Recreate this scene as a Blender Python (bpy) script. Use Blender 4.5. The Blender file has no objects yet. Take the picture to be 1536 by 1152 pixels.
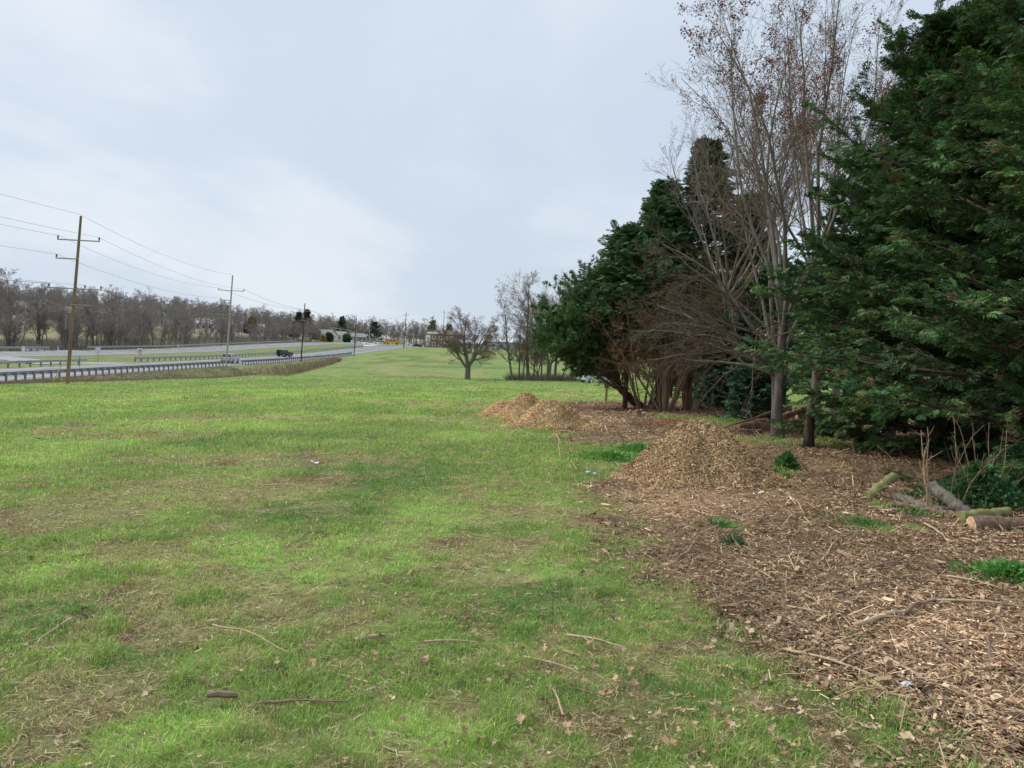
import bpy, math
import numpy as np
from mathutils import Matrix, Vector
R = math.radians
scene = bpy.context.scene
COL = scene.collection

# ------------------------------------------------------------------ camera
F_PX, CX, CY = 1150.0, 768.0, 576.0
PITCH, ROLL, EYE = R(2.8), R(3.0), 1.65
cam_d = bpy.data.cameras.new("camera")
cam = bpy.data.objects.new("camera", cam_d)
COL.objects.link(cam)
scene.camera = cam
cam_d.sensor_width = 36.0
cam_d.lens = F_PX / 1536 * 36
cam_d.clip_start = 0.05
cam_d.clip_end = 6000
CM = Matrix.Translation((0, 0, EYE)) @ Matrix.Rotation(math.pi / 2 - PITCH, 4, 'X') @ Matrix.Rotation(ROLL, 4, 'Z')
cam.matrix_world = CM
CR = np.array(CM.to_3x3())

# ------------------------------------------------------------------ noise
def _h(ix, iy, s):
    v = np.sin(ix * 127.1 + iy * 311.7 + s * 74.7) * 43758.5453
    return v - np.floor(v)
def vnoise(x, y, s=0):
    x = np.asarray(x, float); y = np.asarray(y, float)
    ix = np.floor(x); iy = np.floor(y); fx = x - ix; fy = y - iy
    fx = fx * fx * (3 - 2 * fx); fy = fy * fy * (3 - 2 * fy)
    a = _h(ix, iy, s); b = _h(ix + 1, iy, s); c = _h(ix, iy + 1, s); d = _h(ix + 1, iy + 1, s)
    return (a * (1 - fx) + b * fx) * (1 - fy) + (c * (1 - fx) + d * fx) * fy
def fbm(x, y, s=0, o=4):
    r = 0; a = .5; t = 0
    for i in range(o):
        r = r + a * vnoise(x * 2 ** i + 17.3 * i, y * 2 ** i - 9.1 * i, s + i); t += a; a *= .55
    return r / t
def sstep(a, b, x):
    t = np.clip((np.asarray(x, float) - a) / (b - a), 0, 1)
    return t * t * (3 - 2 * t)

# ------------------------------------------------------------------ terrain
def road_z(Y):
    return np.interp(Y, [-500, 140, 180, 230, 287, 377, 2000], [-3.45, -3.45, -3.15, -2.2, -1.15, -.6, -.5])
def field_z(X, Y):
    zc = np.interp(Y, [-60, 0, 60, 96, 112, 130, 155, 180, 210, 260, 310, 2000],
                   [0.6, 0, -1.74, -2.8, -3.05, -3.1, -2.85, -2.2, -1.15, -.1, .45, .5])
    b = np.interp(Y, [100, 130, 350, 600], [.039, .03, .03, .005])
    micro = .05 * (fbm(X * .35, Y * .35, 3) - .5) * sstep(0, 5, np.abs(Y) + 2)
    return zc + b * np.clip(X, -60, 12) + micro
def far_z(X, Y):
    u = np.clip(-X - 86, 0, 400)
    sl = np.interp(Y, [0, 300, 450, 700], [.085, .08, .045, .03])
    bank = -.5 * np.exp(-((u - 3) / 3) ** 2)
    return road_z(Y) + 12 * (1 - np.exp(-u * sl / 12)) + bank + 1.2 * (fbm(X * .02, Y * .02, 5) - .5) * sstep(5, 40, u)
def terrain(X, Y):
    X = np.asarray(X, float); Y = np.asarray(Y, float)
    f = field_z(X, Y); r = road_z(Y)
    w = sstep(-37.8, -41.6, X)
    z = f * (1 - w) + r * w
    # shallow swale in the middle of the median
    z = z - .45 * np.exp(-((X + 61.5) / 3.5) ** 2) * (1 - sstep(270, 290, Y))
    return np.where(X < -83, far_z(X, Y), z)
def tz(x, y): return float(terrain(x, y))

def ray(px, py):
    d = CR @ np.array([(px - CX) / F_PX, -(py - CY) / F_PX, -1.0])
    return d
def G(px, py):
    """ground point seen at a photo pixel (used to read positions off the photo)"""
    d = ray(px, py); d = d / d[1]
    ys = np.linspace(.5, 420, 8000)
    z = EYE + d[2] * ys; t = terrain(d[0] * ys, ys)
    k = np.argmax(z < t)
    y = ys[k]
    return float(d[0] * y), float(y), tz(d[0] * y, y)
def AT(px, py, D):
    d = ray(px, py); d = d / d[1]
    return float(d[0] * D), D, float(EYE + d[2] * D)
def BX(px, D):
    """x for a pixel column near the horizon at depth D"""
    return AT(px, 520 - .0524 * (768 - px), D)[0]

# ------------------------------------------------------------------ materials
def nt(name):
    m = bpy.data.materials.new(name); m.use_nodes = True
    n = m.node_tree.nodes; l = m.node_tree.links
    return m, n, l, n['Principled BSDF']
def mat(name, c, rough=.85, var=.25, scale=6., metal=0., spec=.3, bump=0., c2=None, detail=5.):
    m, n, l, b = nt(name)
    b.inputs['Roughness'].default_value = rough; b.inputs['Metallic'].default_value = metal
    b.inputs['Specular IOR Level'].default_value = spec
    tc = n.new('ShaderNodeTexCoord'); no = n.new('ShaderNodeTexNoise')
    no.inputs['Scale'].default_value = scale; no.inputs['Detail'].default_value = detail
    l.new(tc.outputs['Object'], no.inputs['Vector'])
    mx = n.new('ShaderNodeMix'); mx.data_type = 'RGBA'
    c2 = c2 or tuple(v * (1 - var) for v in c); c1 = tuple(v * (1 + var) for v in c) if c2 is None or var else c
    mr = n.new('ShaderNodeMapRange'); mr.inputs[1].default_value = .3; mr.inputs[2].default_value = .7
    l.new(no.outputs['Fac'], mr.inputs[0]); l.new(mr.outputs[0], mx.inputs[0])
    mx.inputs[6].default_value = (*c2, 1); mx.inputs[7].default_value = (*c1, 1)
    l.new(mx.outputs[2], b.inputs['Base Color'])
    if bump:
        bp = n.new('ShaderNodeBump'); bp.inputs['Strength'].default_value = bump; bp.inputs['Distance'].default_value = .02
        l.new(no.outputs['Fac'], bp.inputs['Height']); l.new(bp.outputs[0], b.inputs['Normal'])
    return m
def bark(name, c, c2, scale=14., stretch=.15, bump=.8, spec=.15):
    m, n, l, b = nt(name)
    b.inputs['Roughness'].default_value = .95; b.inputs['Specular IOR Level'].default_value = spec
    tc = n.new('ShaderNodeTexCoord'); mp = n.new('ShaderNodeMapping'); mp.inputs['Scale'].default_value = (1, 1, stretch)
    no = n.new('ShaderNodeTexNoise'); no.inputs['Scale'].default_value = scale; no.inputs['Detail'].default_value = 6
    no.inputs['Roughness'].default_value = .7
    l.new(tc.outputs['Object'], mp.inputs[0]); l.new(mp.outputs[0], no.inputs['Vector'])
    cr = n.new('ShaderNodeValToRGB'); cr.color_ramp.elements[0].position = .35; cr.color_ramp.elements[1].position = .65
    cr.color_ramp.elements[0].color = (*c2, 1); cr.color_ramp.elements[1].color = (*c, 1)
    l.new(no.outputs['Fac'], cr.inputs[0]); l.new(cr.outputs[0], b.inputs['Base Color'])
    bp = n.new('ShaderNodeBump'); bp.inputs['Strength'].default_value = bump; bp.inputs['Distance'].default_value = .02
    l.new(no.outputs['Fac'], bp.inputs['Height']); l.new(bp.outputs[0], b.inputs['Normal'])
    return m
def vmat(name, transl=0., rough=.8, spec=.2, tint=None):
    """colour comes from the per-face attribute col"""
    m, n, l, b = nt(name)
    a = n.new('ShaderNodeAttribute'); a.attribute_name = 'col'
    b.inputs['Roughness'].default_value = rough; b.inputs['Specular IOR Level'].default_value = spec
    l.new(a.outputs['Color'], b.inputs['Base Color'])
    if transl:
        t = n.new('ShaderNodeBsdfTranslucent'); ms = n.new('ShaderNodeMixShader'); ms.inputs[0].default_value = transl
        l.new(a.outputs['Color'], t.inputs[0]); l.new(b.outputs[0], ms.inputs[1]); l.new(t.outputs[0], ms.inputs[2])
        l.new(ms.outputs[0], n['Material Output'].inputs[0])
    return m

# ------------------------------------------------------------------ mesh tools
def mesh_np(name, V, Fs, m, parent=None, col=None, smooth=False, coldomain='FACE', loc=None):
    V = np.asarray(V, np.float32)
    if not isinstance(Fs, list): Fs = [Fs]
    Fs = [np.asarray(f, np.int32) for f in Fs if len(f)]
    me = bpy.data.meshes.new(name)
    nl = sum(f.size for f in Fs); npoly = sum(len(f) for f in Fs)
    me.vertices.add(len(V)); me.vertices.foreach_set('co', V.ravel())
    me.loops.add(nl); me.loops.foreach_set('vertex_index', np.concatenate([f.ravel() for f in Fs]))
    me.polygons.add(npoly)
    tot = np.concatenate([np.full(len(f), f.shape[1], np.int32) for f in Fs])
    st = np.concatenate([[0], np.cumsum(tot)[:-1]]).astype(np.int32)
    me.polygons.foreach_set('loop_start', st); me.polygons.foreach_set('loop_total', tot)
    me.polygons.foreach_set('use_smooth', np.full(npoly, smooth))
    me.update(calc_edges=True)
    if col is not None:
        c = np.asarray(col, np.float32)
        if c.ndim == 1: c = np.tile(c, (npoly if coldomain == 'FACE' else len(V), 1))
        at = me.attributes.new('col', 'FLOAT_COLOR', coldomain)
        at.data.foreach_set('color', np.c_[c[:, :3], np.ones(len(c))].astype(np.float32).ravel())
    if m: me.materials.append(m)
    o = bpy.data.objects.new(name, me); COL.objects.link(o)
    if parent: o.parent = parent
    if loc is not None: o.location = loc
    return o

class MB:
    """collects simple solids, builds ONE mesh"""
    def __init__(s): s.v = []; s.f = []; s.n = 0
    def add(s, v, f):
        v = np.asarray(v, float); s.v.append(v)
        for q in f: s.f.append([i + s.n for i in q])
        s.n += len(v); return s
    def box(s, c, d, rz=0., M=None, bev=0.):
        x, y, z = np.array(d) / 2.
        if bev:
            b = bev
            v = []
            for zz, k in ((-z, b), (-z + b, 0), (z - b, 0), (z, b)):
                for sx, sy in ((-1, -1), (1, -1), (1, 1), (-1, 1)):
                    v.append([sx * (x - k), sy * (y - k), zz])
            f = [[3, 2, 1, 0], [12, 13, 14, 15]]
            for r_ in range(3):
                for i in range(4):
                    a = r_ * 4 + i; bq = r_ * 4 + (i + 1) % 4
                    f.append([a, bq, bq + 4, a + 4])
        else:
            v = [[i, j, k] for i in (-x, x) for j in (-y, y) for k in (-z, z)]
            f = [[0, 1, 3, 2], [4, 6, 7, 5], [0, 4, 5, 1], [2, 3, 7, 6], [0, 2, 6, 4], [1, 5, 7, 3]]
        v = np.array(v)
        if rz: cz, sz = math.cos(rz), math.sin(rz); v = v @ np.array([[cz, sz, 0], [-sz, cz, 0], [0, 0, 1]])
        if M is not None: v = v @ np.array(M).T
        return s.add(v + np.array(c), f)
    def tube(s, pts, rad, n=8, cap=True):
        pts = np.asarray(pts, float); rad = np.broadcast_to(rad, (len(pts),))
        V, Fq = tube_np(pts[None], rad[None], n)
        f = Fq.tolist()
        if cap:
            f.append(list(range(n))[::-1]); f.append([(len(pts) - 1) * n + i for i in range(n)])
        return s.add(V, f)
    def prism(s, poly, y0, y1, axis='y'):
        """poly = list of (x,z) extruded along y"""
        k = len(poly)
        v = [[p[0], y0, p[1]] for p in poly] + [[p[0], y1, p[1]] for p in poly]
        f = [list(range(k)), [k + i for i in range(k)][::-1]]
        for i in range(k): f.append([(i + 1) % k, i, k + i, k + (i + 1) % k])
        return s.add(v, f)
    def build(s, name, m, parent=None, smooth=False, loc=None, rz=0., bevel=0.):
        me = bpy.data.meshes.new(name)
        me.from_pydata(np.concatenate(s.v).tolist(), [], s.f); me.update()
        me.materials.append(m)
        if smooth: me.polygons.foreach_set('use_smooth', [True] * len(me.polygons))
        o = bpy.data.objects.new(name, me); COL.objects.link(o)
        if parent: o.parent = parent
        if loc is not None: o.location = loc
        o.rotation_euler.z = rz
        if bevel:
            bm_ = o.modifiers.new('bevel', 'BEVEL'); bm_.width = bevel; bm_.segments = 2; bm_.limit_method = 'ANGLE'
        return o

def norm(a): return a / np.maximum(np.linalg.norm(a, axis=-1, keepdims=True), 1e-9)
def tube_np(P, Rd, s=4):
    """P (B,n,3) paths, Rd (B,n) radii -> verts, quads"""
    B, n, _ = P.shape
    T = np.empty_like(P); T[:, 1:-1] = P[:, 2:] - P[:, :-2]; T[:, 0] = P[:, 1] - P[:, 0]; T[:, -1] = P[:, -1] - P[:, -2]
    T = norm(T)
    m = norm(P[:, -1] - P[:, 0])
    ref = np.where(np.abs(m[:, 2:3]) > .8, np.array([[1., 0, 0]]), np.array([[0, 0, 1.]]))[:, None, :]
    U = norm(np.cross(T, ref)); W = np.cross(T, U)
    a = np.arange(s) / s * 2 * np.pi
    V = P[:, :, None] + Rd[:, :, None, None] * (np.cos(a)[None, None, :, None] * U[:, :, None] + np.sin(a)[None, None, :, None] * W[:, :, None])
    V = V.reshape(-1, 3)
    b = np.arange(B)[:, None, None] * n * s; i = np.arange(n - 1)[None, :, None] * s; k = np.arange(s)[None, None, :]; k2 = (k + 1) % s
    F = np.stack([b + i + k, b + i + k2, b + i + s + k2, b + i + s + k], -1).reshape(-1, 4)
    return V, F
def join(parts):
    """list of (V,F) -> V, F  (same polygon size)"""
    Vs, Fs, n = [], [], 0
    for V, F_ in parts:
        Vs.append(V); Fs.append(F_ + n); n += len(V)
    return np.concatenate(Vs), np.concatenate(Fs)
def grow(P0, D0, L, R0, R1, n, wander, trop, rng):
    B = len(P0); P = np.zeros((B, n, 3)); P[:, 0] = P0; d = norm(D0); st = (L / (n - 1))[:, None]
    for i in range(1, n):
        d = norm(d + rng.normal(0, wander, (B, 3)) + np.array([0, 0, trop]))
        P[:, i] = P[:, i - 1] + d * st
    t = np.linspace(0, 1, n)[None]
    return P, R0[:, None] * (1 - t) + R1[:, None] * t
def kids(P, Rd, L, k, t0, t1, ang, sd, lr, rr, rng, lsd=.25, fall=.5, flat=0.):
    B, n, _ = P.shape
    t = t0 + (t1 - t0) * (np.arange(k)[None] + rng.uniform(0, 1, (B, k))) / k
    x = t * (n - 1); i = np.minimum(x.astype(int), n - 2); f = (x - i)[..., None]
    bi = np.arange(B)[:, None]
    pos = P[bi, i] * (1 - f) + P[bi, i + 1] * f
    rad = Rd[bi, i] * (1 - f[..., 0]) + Rd[bi, i + 1] * f[..., 0]
    T = norm(P[bi, i + 1] - P[bi, i])
    q = norm(np.cross(T, rng.normal(0, 1, T.shape)))
    if flat:
        side = norm(np.cross(T, np.array([0, 0, 1.]))) * np.where(np.arange(k) % 2, 1, -1)[None, :, None]
        q = norm(side * flat + q * (1 - flat))
    a = rng.normal(ang, sd, (B, k))[..., None]
    d = np.cos(a) * T + np.sin(a) * q
    ln = L[:, None] * lr * (1 - fall * (t - t0) / max(1e-3, 1 - t0)) * np.clip(rng.normal(1, lsd, (B, k)), .4, 1.8)
    return pos.reshape(-1, 3), d.reshape(-1, 3), ln.ravel(), np.minimum(rad * rr, rad * .95).ravel()

def tag(o, label=None, cat=None, group=None, kind=None):
    if label: o['label'] = label
    if cat: o['category'] = cat
    if group: o['group'] = group
    if kind: o['kind'] = kind
    return o
def thing(name, loc, label, cat, group=None, rz=0.):
    o = bpy.data.objects.new(name, None); COL.objects.link(o)
    o.empty_display_size = .3
    o.location = loc; o.rotation_euler.z = rz
    return tag(o, label, cat, group)
def dup(root, loc, rz=0., sc=1., label=None, group=None):
    r = root.copy(); COL.objects.link(r); r.location = loc; r.rotation_euler = (0, 0, rz); r.scale = (sc, sc, sc) if not isinstance(sc, tuple) else sc
    if label: r['label'] = label
    if group: r['group'] = group
    for ch in list(root.children):
        c = ch.copy(); COL.objects.link(c); c.parent = r
        for g in list(ch.children):
            d = g.copy(); COL.objects.link(d); d.parent = c
    return r

# ------------------------------------------------------------------ sky & light
SUN_EL, SUN_AZ = R(42), R(-62)          # azimuth from +Y towards -X: light from the left, ahead
w = bpy.data.worlds.new("World"); scene.world = w; w.use_nodes = True
n = w.node_tree.nodes; l = w.node_tree.links; bg = n['Background']
sky = n.new('ShaderNodeTexSky'); sky.sky_type = 'NISHITA'; sky.sun_disc = False
sky.sun_elevation = SUN_EL; sky.sun_rotation = SUN_AZ; sky.dust_density = 2.5
tc = n.new('ShaderNodeTexCoord')
sp = n.new('ShaderNodeSeparateXYZ'); l.new(tc.outputs['Generated'], sp.inputs[0])
az = n.new('ShaderNodeMath'); az.operation = 'ADD'; az.inputs[1].default_value = .22; l.new(sp.outputs[2], az.inputs[0])
am = n.new('ShaderNodeMath'); am.operation = 'MAXIMUM'; am.inputs[1].default_value = .05; l.new(az.outputs[0], am.inputs[0])
dv = n.new('ShaderNodeVectorMath'); dv.operation = 'DIVIDE'; cb = n.new('ShaderNodeCombineXYZ')
for i in range(3): l.new(am.outputs[0], cb.inputs[i])
l.new(tc.outputs['Generated'], dv.inputs[0]); l.new(cb.outputs[0], dv.inputs[1])
def wnoise(sc, det, loc, rough=.55, dist=0.):
    mp = n.new('ShaderNodeMapping'); mp.inputs['Location'].default_value = loc; mp.inputs['Rotation'].default_value = (0, 0, R(25)); mp.inputs['Scale'].default_value = (1, .62, .3)
    no = n.new('ShaderNodeTexNoise'); no.inputs['Scale'].default_value = sc; no.inputs['Detail'].default_value = det
    no.inputs['Roughness'].default_value = rough; no.inputs['Distortion'].default_value = dist
    l.new(dv.outputs[0], mp.inputs[0]); l.new(mp.outputs[0], no.inputs['Vector']); return no
n1 = wnoise(1.15, 6, (3.1, 1.2, 0), .52, .25); n2 = wnoise(.55, 3, (7.4, 4.4, 0), .5)
r1 = n.new('ShaderNodeMapRange'); r1.interpolation_type = 'SMOOTHSTEP'; r1.inputs[1].default_value = .4; r1.inputs[2].default_value = .62
l.new(n1.outputs['Fac'], r1.inputs[0])
m1 = n.new('ShaderNodeMix'); m1.data_type = 'RGBA'      # two greys of the cloud layer
m1.inputs[6].default_value = (6.15, 7.1, 8.3, 1); m1.inputs[7].default_value = (7.55, 8.2, 9.0, 1)
l.new(r1.outputs[0], m1.inputs[0])
r2 = n.new('ShaderNodeMapRange'); r2.inputs[1].default_value = .35; r2.inputs[2].default_value = .7
r2.inputs[3].default_value = .03; r2.inputs[4].default_value = .16
l.new(n2.outputs['Fac'], r2.inputs[0])
m2 = n.new('ShaderNodeMix'); m2.data_type = 'RGBA'      # thin spots let the sky through
l.new(r2.outputs[0], m2.inputs[0]); l.new(m1.outputs[2], m2.inputs[6]); l.new(sky.outputs[0], m2.inputs[7])
rz_ = n.new('ShaderNodeMapRange'); rz_.inputs[1].default_value = .4; rz_.inputs[2].default_value = 1.; rz_.inputs[3].default_value = 1.; rz_.inputs[4].default_value = 1.7
l.new(sp.outputs[2], rz_.inputs[0])      # overcast sky: brighter overhead than at the horizon
vz = n.new('ShaderNodeVectorMath'); vz.operation = 'SCALE'; l.new(m2.outputs[2], vz.inputs[0]); l.new(rz_.outputs[0], vz.inputs['Scale'])
l.new(vz.outputs[0], bg.inputs[0]); bg.inputs[1].default_value = .1
sd = bpy.data.lights.new("sun", 'SUN'); so = bpy.data.objects.new("sun", sd); COL.objects.link(so)
sd.energy = 3.3; sd.angle = R(14); sd.color = (1, .96, .9)
dirv = Vector((math.cos(SUN_EL) * math.sin(SUN_AZ), math.cos(SUN_EL) * math.cos(SUN_AZ), math.sin(SUN_EL)))
so.rotation_euler = dirv.to_track_quat('Z', 'Y').to_euler(); so.location = (0, 0, 30)
scene.view_settings.view_transform = 'Standard'; scene.view_settings.look = 'None'
scene.view_settings.gamma = 1; scene.view_settings.exposure = .08

# ------------------------------------------------------------------ ground colour, mulch mask
POLY_PX = [(1420, 1152), (1385, 1105), (1275, 1062), (1190, 1010), (1110, 960), (1045, 915), (985, 872), (925, 832),
           (905, 790), (885, 757), (858, 722), (930, 704), (975, 682), (905, 672), (835, 660), (775, 638), (735, 614), (850, 603), (960, 602), (1050, 600)]
P_ = [G(*p)[:2] for p in POLY_PX]
MPOLY = np.array([(1.55, 1.2)] + P_ + [(9.5, 42), (13, 46), (16, 20), (14, 2), (9, -2), (2.2, -2)])
def poly_sd(X, Y, Q):
    """signed distance, positive inside"""
    X = np.asarray(X, float); Y = np.asarray(Y, float)
    d = np.full(X.shape, 1e9); ins = np.zeros(X.shape, bool)
    for i in range(len(Q)):
        a = Q[i]; b = Q[(i + 1) % len(Q)]; e = b - a
        t = np.clip(((X - a[0]) * e[0] + (Y - a[1]) * e[1]) / (e @ e), 0, 1)
        d = np.minimum(d, np.hypot(X - a[0] - t * e[0], Y - a[1] - t * e[1]))
        c = ((a[1] > Y) != (b[1] > Y)) & (X < (b[0] - a[0]) * (Y - a[1]) / (b[1] - a[1] + 1e-12) + a[0])
        ins ^= c
    return np.where(ins, d, -d)
def spot(px, py, wpx, hpx):
    x, y, _ = G(px, py); k = y / F_PX
    y1 = G(px, py + hpx)[1]; y2 = G(px, max(py - hpx, 560))[1]
    return (x, y, wpx * k, abs(y2 - y1) / 2)
def gauss(X, Y, s): return np.exp(-((X - s[0]) / s[2]) ** 2 - ((Y - s[1]) / s[3]) ** 2)
GREEN_IN = [spot(*q) for q in ((1150, 663, 62, 8), (1230, 664, 50, 6), (1085, 633, 55, 7), (1010, 627, 30, 4), (1090, 790, 26, 9), (1300, 792, 34, 9), (1375, 795, 20, 7), (1175, 712, 16, 6), (1512, 862, 26, 18), (1330, 762, 30, 6))]
DRY_IN = [spot(*q) for q in ((960, 665, 90, 12), (900, 690, 60, 9))]
CHIP_LIGHT = [spot(*q) for q in ((1060, 745, 120, 14), (1240, 700, 60, 8), (1000, 760, 90, 22), (870, 628, 60, 6), (1450, 960, 200, 90))]
def mulch(X, Y):
    X = np.asarray(X, float); Y = np.asarray(Y, float)
    D = np.hypot(X, Y)
    sd_ = poly_sd(X, Y, MPOLY) + (fbm(X * 1.1, Y * 1.1, 11) - .5) * np.clip(.14 * D, .5, 3.) + (fbm(X * 4, Y * 4, 15, 3) - .5) * np.clip(.1 * D, .6, 2.)
    m = sstep(-.3, .45, sd_ / np.clip(D / 8, .7, 2))
    for s in GREEN_IN: m = m * (1 - .95 * sstep(.25, .6, gauss(X, Y, s) + .4 * (fbm(X * 3, Y * 3, 19, 2) - .5)))
    return m
BRIGHT = [spot(*q) for q in ((450, 855, 170, 40), (330, 830, 90, 30), (640, 770, 90, 22), (250, 640, 260, 8), (60, 690, 70, 12), (700, 655, 60, 8), (560, 820, 120, 25), (150, 665, 110, 9), (90, 850, 60, 30), (250, 1110, 120, 40), (640, 1100, 140, 40), (820, 860, 60, 20))]
DARK = [spot(*q) for q in ((590, 722, 95, 26), (470, 770, 120, 20), (830, 905, 130, 40), (240, 970, 55, 24), (60, 925, 100, 40), (330, 668, 120, 7), (60, 640, 90, 7), (540, 700, 130, 14), (980, 1040, 120, 40), (440, 655, 160, 6))]
DRY = [spot(*q) for q in ((110, 775, 110, 24), (240, 830, 90, 20), (330, 895, 130, 24), (250, 960, 80, 16), (420, 905, 110, 16), (170, 1040, 140, 34), (330, 690, 150, 10), (250, 655, 90, 6), (300, 735, 200, 20), (520, 925, 110, 24), (620, 1000, 110, 22), (720, 825, 110, 18), (500, 690, 110, 9), (740, 870, 70, 12), (90, 1090, 80, 20), (870, 1090, 90, 20), (930, 985, 100, 16), (820, 770, 90, 12), (380, 626, 120, 4), (290, 627, 60, 3))]
def wsum(X, Y, L_):
    r = 0
    for s in L_: r = r + gauss(X, Y, s)
    return np.clip(r, 0, 1.2)
def lerp(a, b, t): return a * (1 - t[..., None]) + np.array(b) * t[..., None]
def grass_rgb(X, Y):
    X = np.asarray(X, float); Y = np.asarray(Y, float); D = np.hypot(X, Y)
    c = np.zeros(X.shape + (3,)) + np.array([.19, .275, .07])
    a = fbm(X * .55 + 3, Y * .3, 21, 5); b = fbm(X * .13, Y * .09, 27, 4); e = fbm(X * 1.9, Y * 1.5, 31, 4)
    h = fbm(X * .3 + 11, Y * .16 + 4, 33, 5)
    fi = fbm(X * 5.5, Y * 4.5, 39, 3)
    c = lerp(c, (.285, .38, .10), .8 * sstep(.5, .72, a))
    c = lerp(c, (.12, .20, .055), .7 * sstep(.5, .72, e * .5 + b * .5))
    c = lerp(c, (.285, .405, .105), .85 * sstep(.2, .75, wsum(X, Y, BRIGHT) * (.5 + e) + (fi - .5) * .7))
    c = lerp(c, (.105, .195, .052), .7 * sstep(.15, .8, wsum(X, Y, DARK) * (.55 + e) + (fi - .5) * .6))
    dry = np.clip(wsum(X, Y, DRY) * 1.35 * sstep(.22, .5, e) + .9 * sstep(.52, .62, h) * sstep(.38, .55, e) * sstep(120, 60, D) + .6 * sstep(.56, .7, fbm(X * 2.6, Y * 2.2, 37, 4)), 0, 1)
    dry = sstep(.3, .78, dry + (fi - .5) * 1.1 * sstep(60, 20, D) * (dry > .03)) * np.clip(dry * 3, 0, 1)
    c = lerp(c, (.32, .28, .13), .62 * dry)
    c = lerp(c, (.19, .115, .075), .7 * sstep(.55, .7, fbm(X * 1.3 + 5, Y * 1.1, 35, 4)) * np.clip(dry * 1.4, 0, 1))
    c = lerp(c, (.33, .285, .14), .5 * sstep(.55, .68, fbm(X * 7 + 2, Y * 6, 57, 3)) * sstep(30, 12, D))
    c = lerp(c, (.17, .12, .07), .5 * sstep(.62, .7, fbm(X * 9 + 6, Y * 8, 58, 3)) * sstep(16, 6, D))
    far = sstep(100, 118, Y)
    c = lerp(c, (.15, .20, .068), .85 * far)
    c = lerp(c, (.21, .205, .09), .85 * far * sstep(.48, .66, fbm(X * .12, Y * .05, 47, 4)))
    c = lerp(c, (.105, .15, .052), .8 * far * sstep(.52, .66, fbm(X * .25, Y * .09, 49, 4)))
    c = lerp(c, (.15, .20, .085), .3 * sstep(45, 85, D) * (1 - far))
    return c
def ground_rgb(X, Y):
    X = np.asarray(X, float); Y = np.asarray(Y, float)
    c = grass_rgb(X, Y); D = np.hypot(X, Y)
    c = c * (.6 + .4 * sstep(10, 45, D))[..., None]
    # rough verge / embankment / brush ground
    v = sstep(-35.0, -37.5, X + 2.2 * (fbm(Y * .12, X * .1, 41) - .5)) * sstep(-44, -42.3, X)
    vb = fbm(X * .5, Y * .25, 43)
    c = lerp(c, (.17, .165, .10), v * sstep(150, 60, Y)); c = lerp(c, (.17, .22, .075), v * sstep(95, 130, Y) * sstep(.45, .6, vb))
    br = sstep(-30, -36, X + (Y - 110) * .05) * sstep(95, 108, Y) * (1 - sstep(165, 195, Y)) * sstep(-43.5, -40, X)
    c = lerp(c, (.19, .17, .09), np.clip(br, 0, 1) * (.35 + .6 * sstep(.4, .6, vb)))
    md = sstep(-41.5, -43, X) * sstep(-86, -84, X); c = lerp(c, (.155, .18, .075), .85 * md)
    c = lerp(c, (.20, .175, .10), .6 * md * sstep(.5, .65, fbm(X * .3, Y * .12, 45)))
    # far bank beyond the road: brush floor, then dull lawns
    fb = sstep(-85, -90, X)
    c = lerp(c, (.15, .125, .085), fb * (1 - sstep(-98, -106, X)) )
    c = lerp(c, (.21, .195, .11), fb * sstep(-98, -106, X))
    pave = sstep(285, 300, Y) * sstep(-46, -48, X) * sstep(-84, -82, X)
    c = lerp(c, (.22, .22, .22), np.clip(pave, 0, 1) * .0)
    m = mulch(X, Y) * (D < 80)
    mc = np.zeros(X.shape + (3,)) + np.array([.17, .108, .066])
    mc = lerp(mc, (.36, .235, .13), .6 * np.clip(wsum(X, Y, CHIP_LIGHT) * (.4 + fbm(X * 2, Y * 2, 51)), 0, 1))
    mc = lerp(mc, (.11, .062, .036), .6 * sstep(.5, .65, fbm(X * .8, Y * .8, 53)))
    mc = lerp(mc, (.18, .175, .085), .6 * np.clip(wsum(X, Y, DRY_IN), 0, 1))
    return c * (1 - m[..., None]) + mc * m[..., None]

def graded(lo, hi, c, fine, k):
    """coordinates with spacing growing away from c"""
    out = [c]; x = c
    while x < hi: x += fine + k * abs(x - c); out.append(min(x, hi))
    x = c; neg = []
    while x > lo: x -= fine + k * abs(x - c); neg.append(max(x, lo))
    return sorted(set(neg[::-1] + out))
ROADX = [-41.5, -42, -53, -57.5, -61.5, -65.5, -69.5, -81.5, -83]
gx = np.array(sorted(set(graded(-1500, 1500, 2.5, .11, .016) + ROADX + [-36, -37.5, -39, -40.2, -84.5, -86, -88, -91, -95, -100, -105])))
gy = np.array(sorted(set(graded(-60, 2600, 4., .11, .016) + [float(v) for v in range(96, 230, 4)])))
XX, YY = np.meshgrid(gx, gy); ZZ = terrain(XX, YY)
ZZ = ZZ + .035 * (fbm(XX * 2.2, YY * 2.2, 61, 3) - .5) * (np.hypot(XX, YY) < 30) + .02 * mulch(XX, YY) * (np.hypot(XX, YY) < 60)
idx = np.arange(XX.size).reshape(XX.shape)
FQ = np.stack([idx[:-1, :-1], idx[:-1, 1:], idx[1:, 1:], idx[1:, :-1]], -1).reshape(-1, 4)
gm, n, l, b = nt('ground')
a = n.new('ShaderNodeAttribute'); a.attribute_name = 'col'
geo = n.new('ShaderNodeNewGeometry')
def gn(sc, det, sx=1., sy=1.):
    mp = n.new('ShaderNodeMapping'); mp.inputs['Scale'].default_value = (sx, sy, 1)
    q = n.new('ShaderNodeTexNoise'); q.inputs['Scale'].default_value = sc; q.inputs['Detail'].default_value = det; q.inputs['Roughness'].default_value = .7
    l.new(geo.outputs['Position'], mp.inputs[0]); l.new(mp.outputs[0], q.inputs['Vector']); return q
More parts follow.
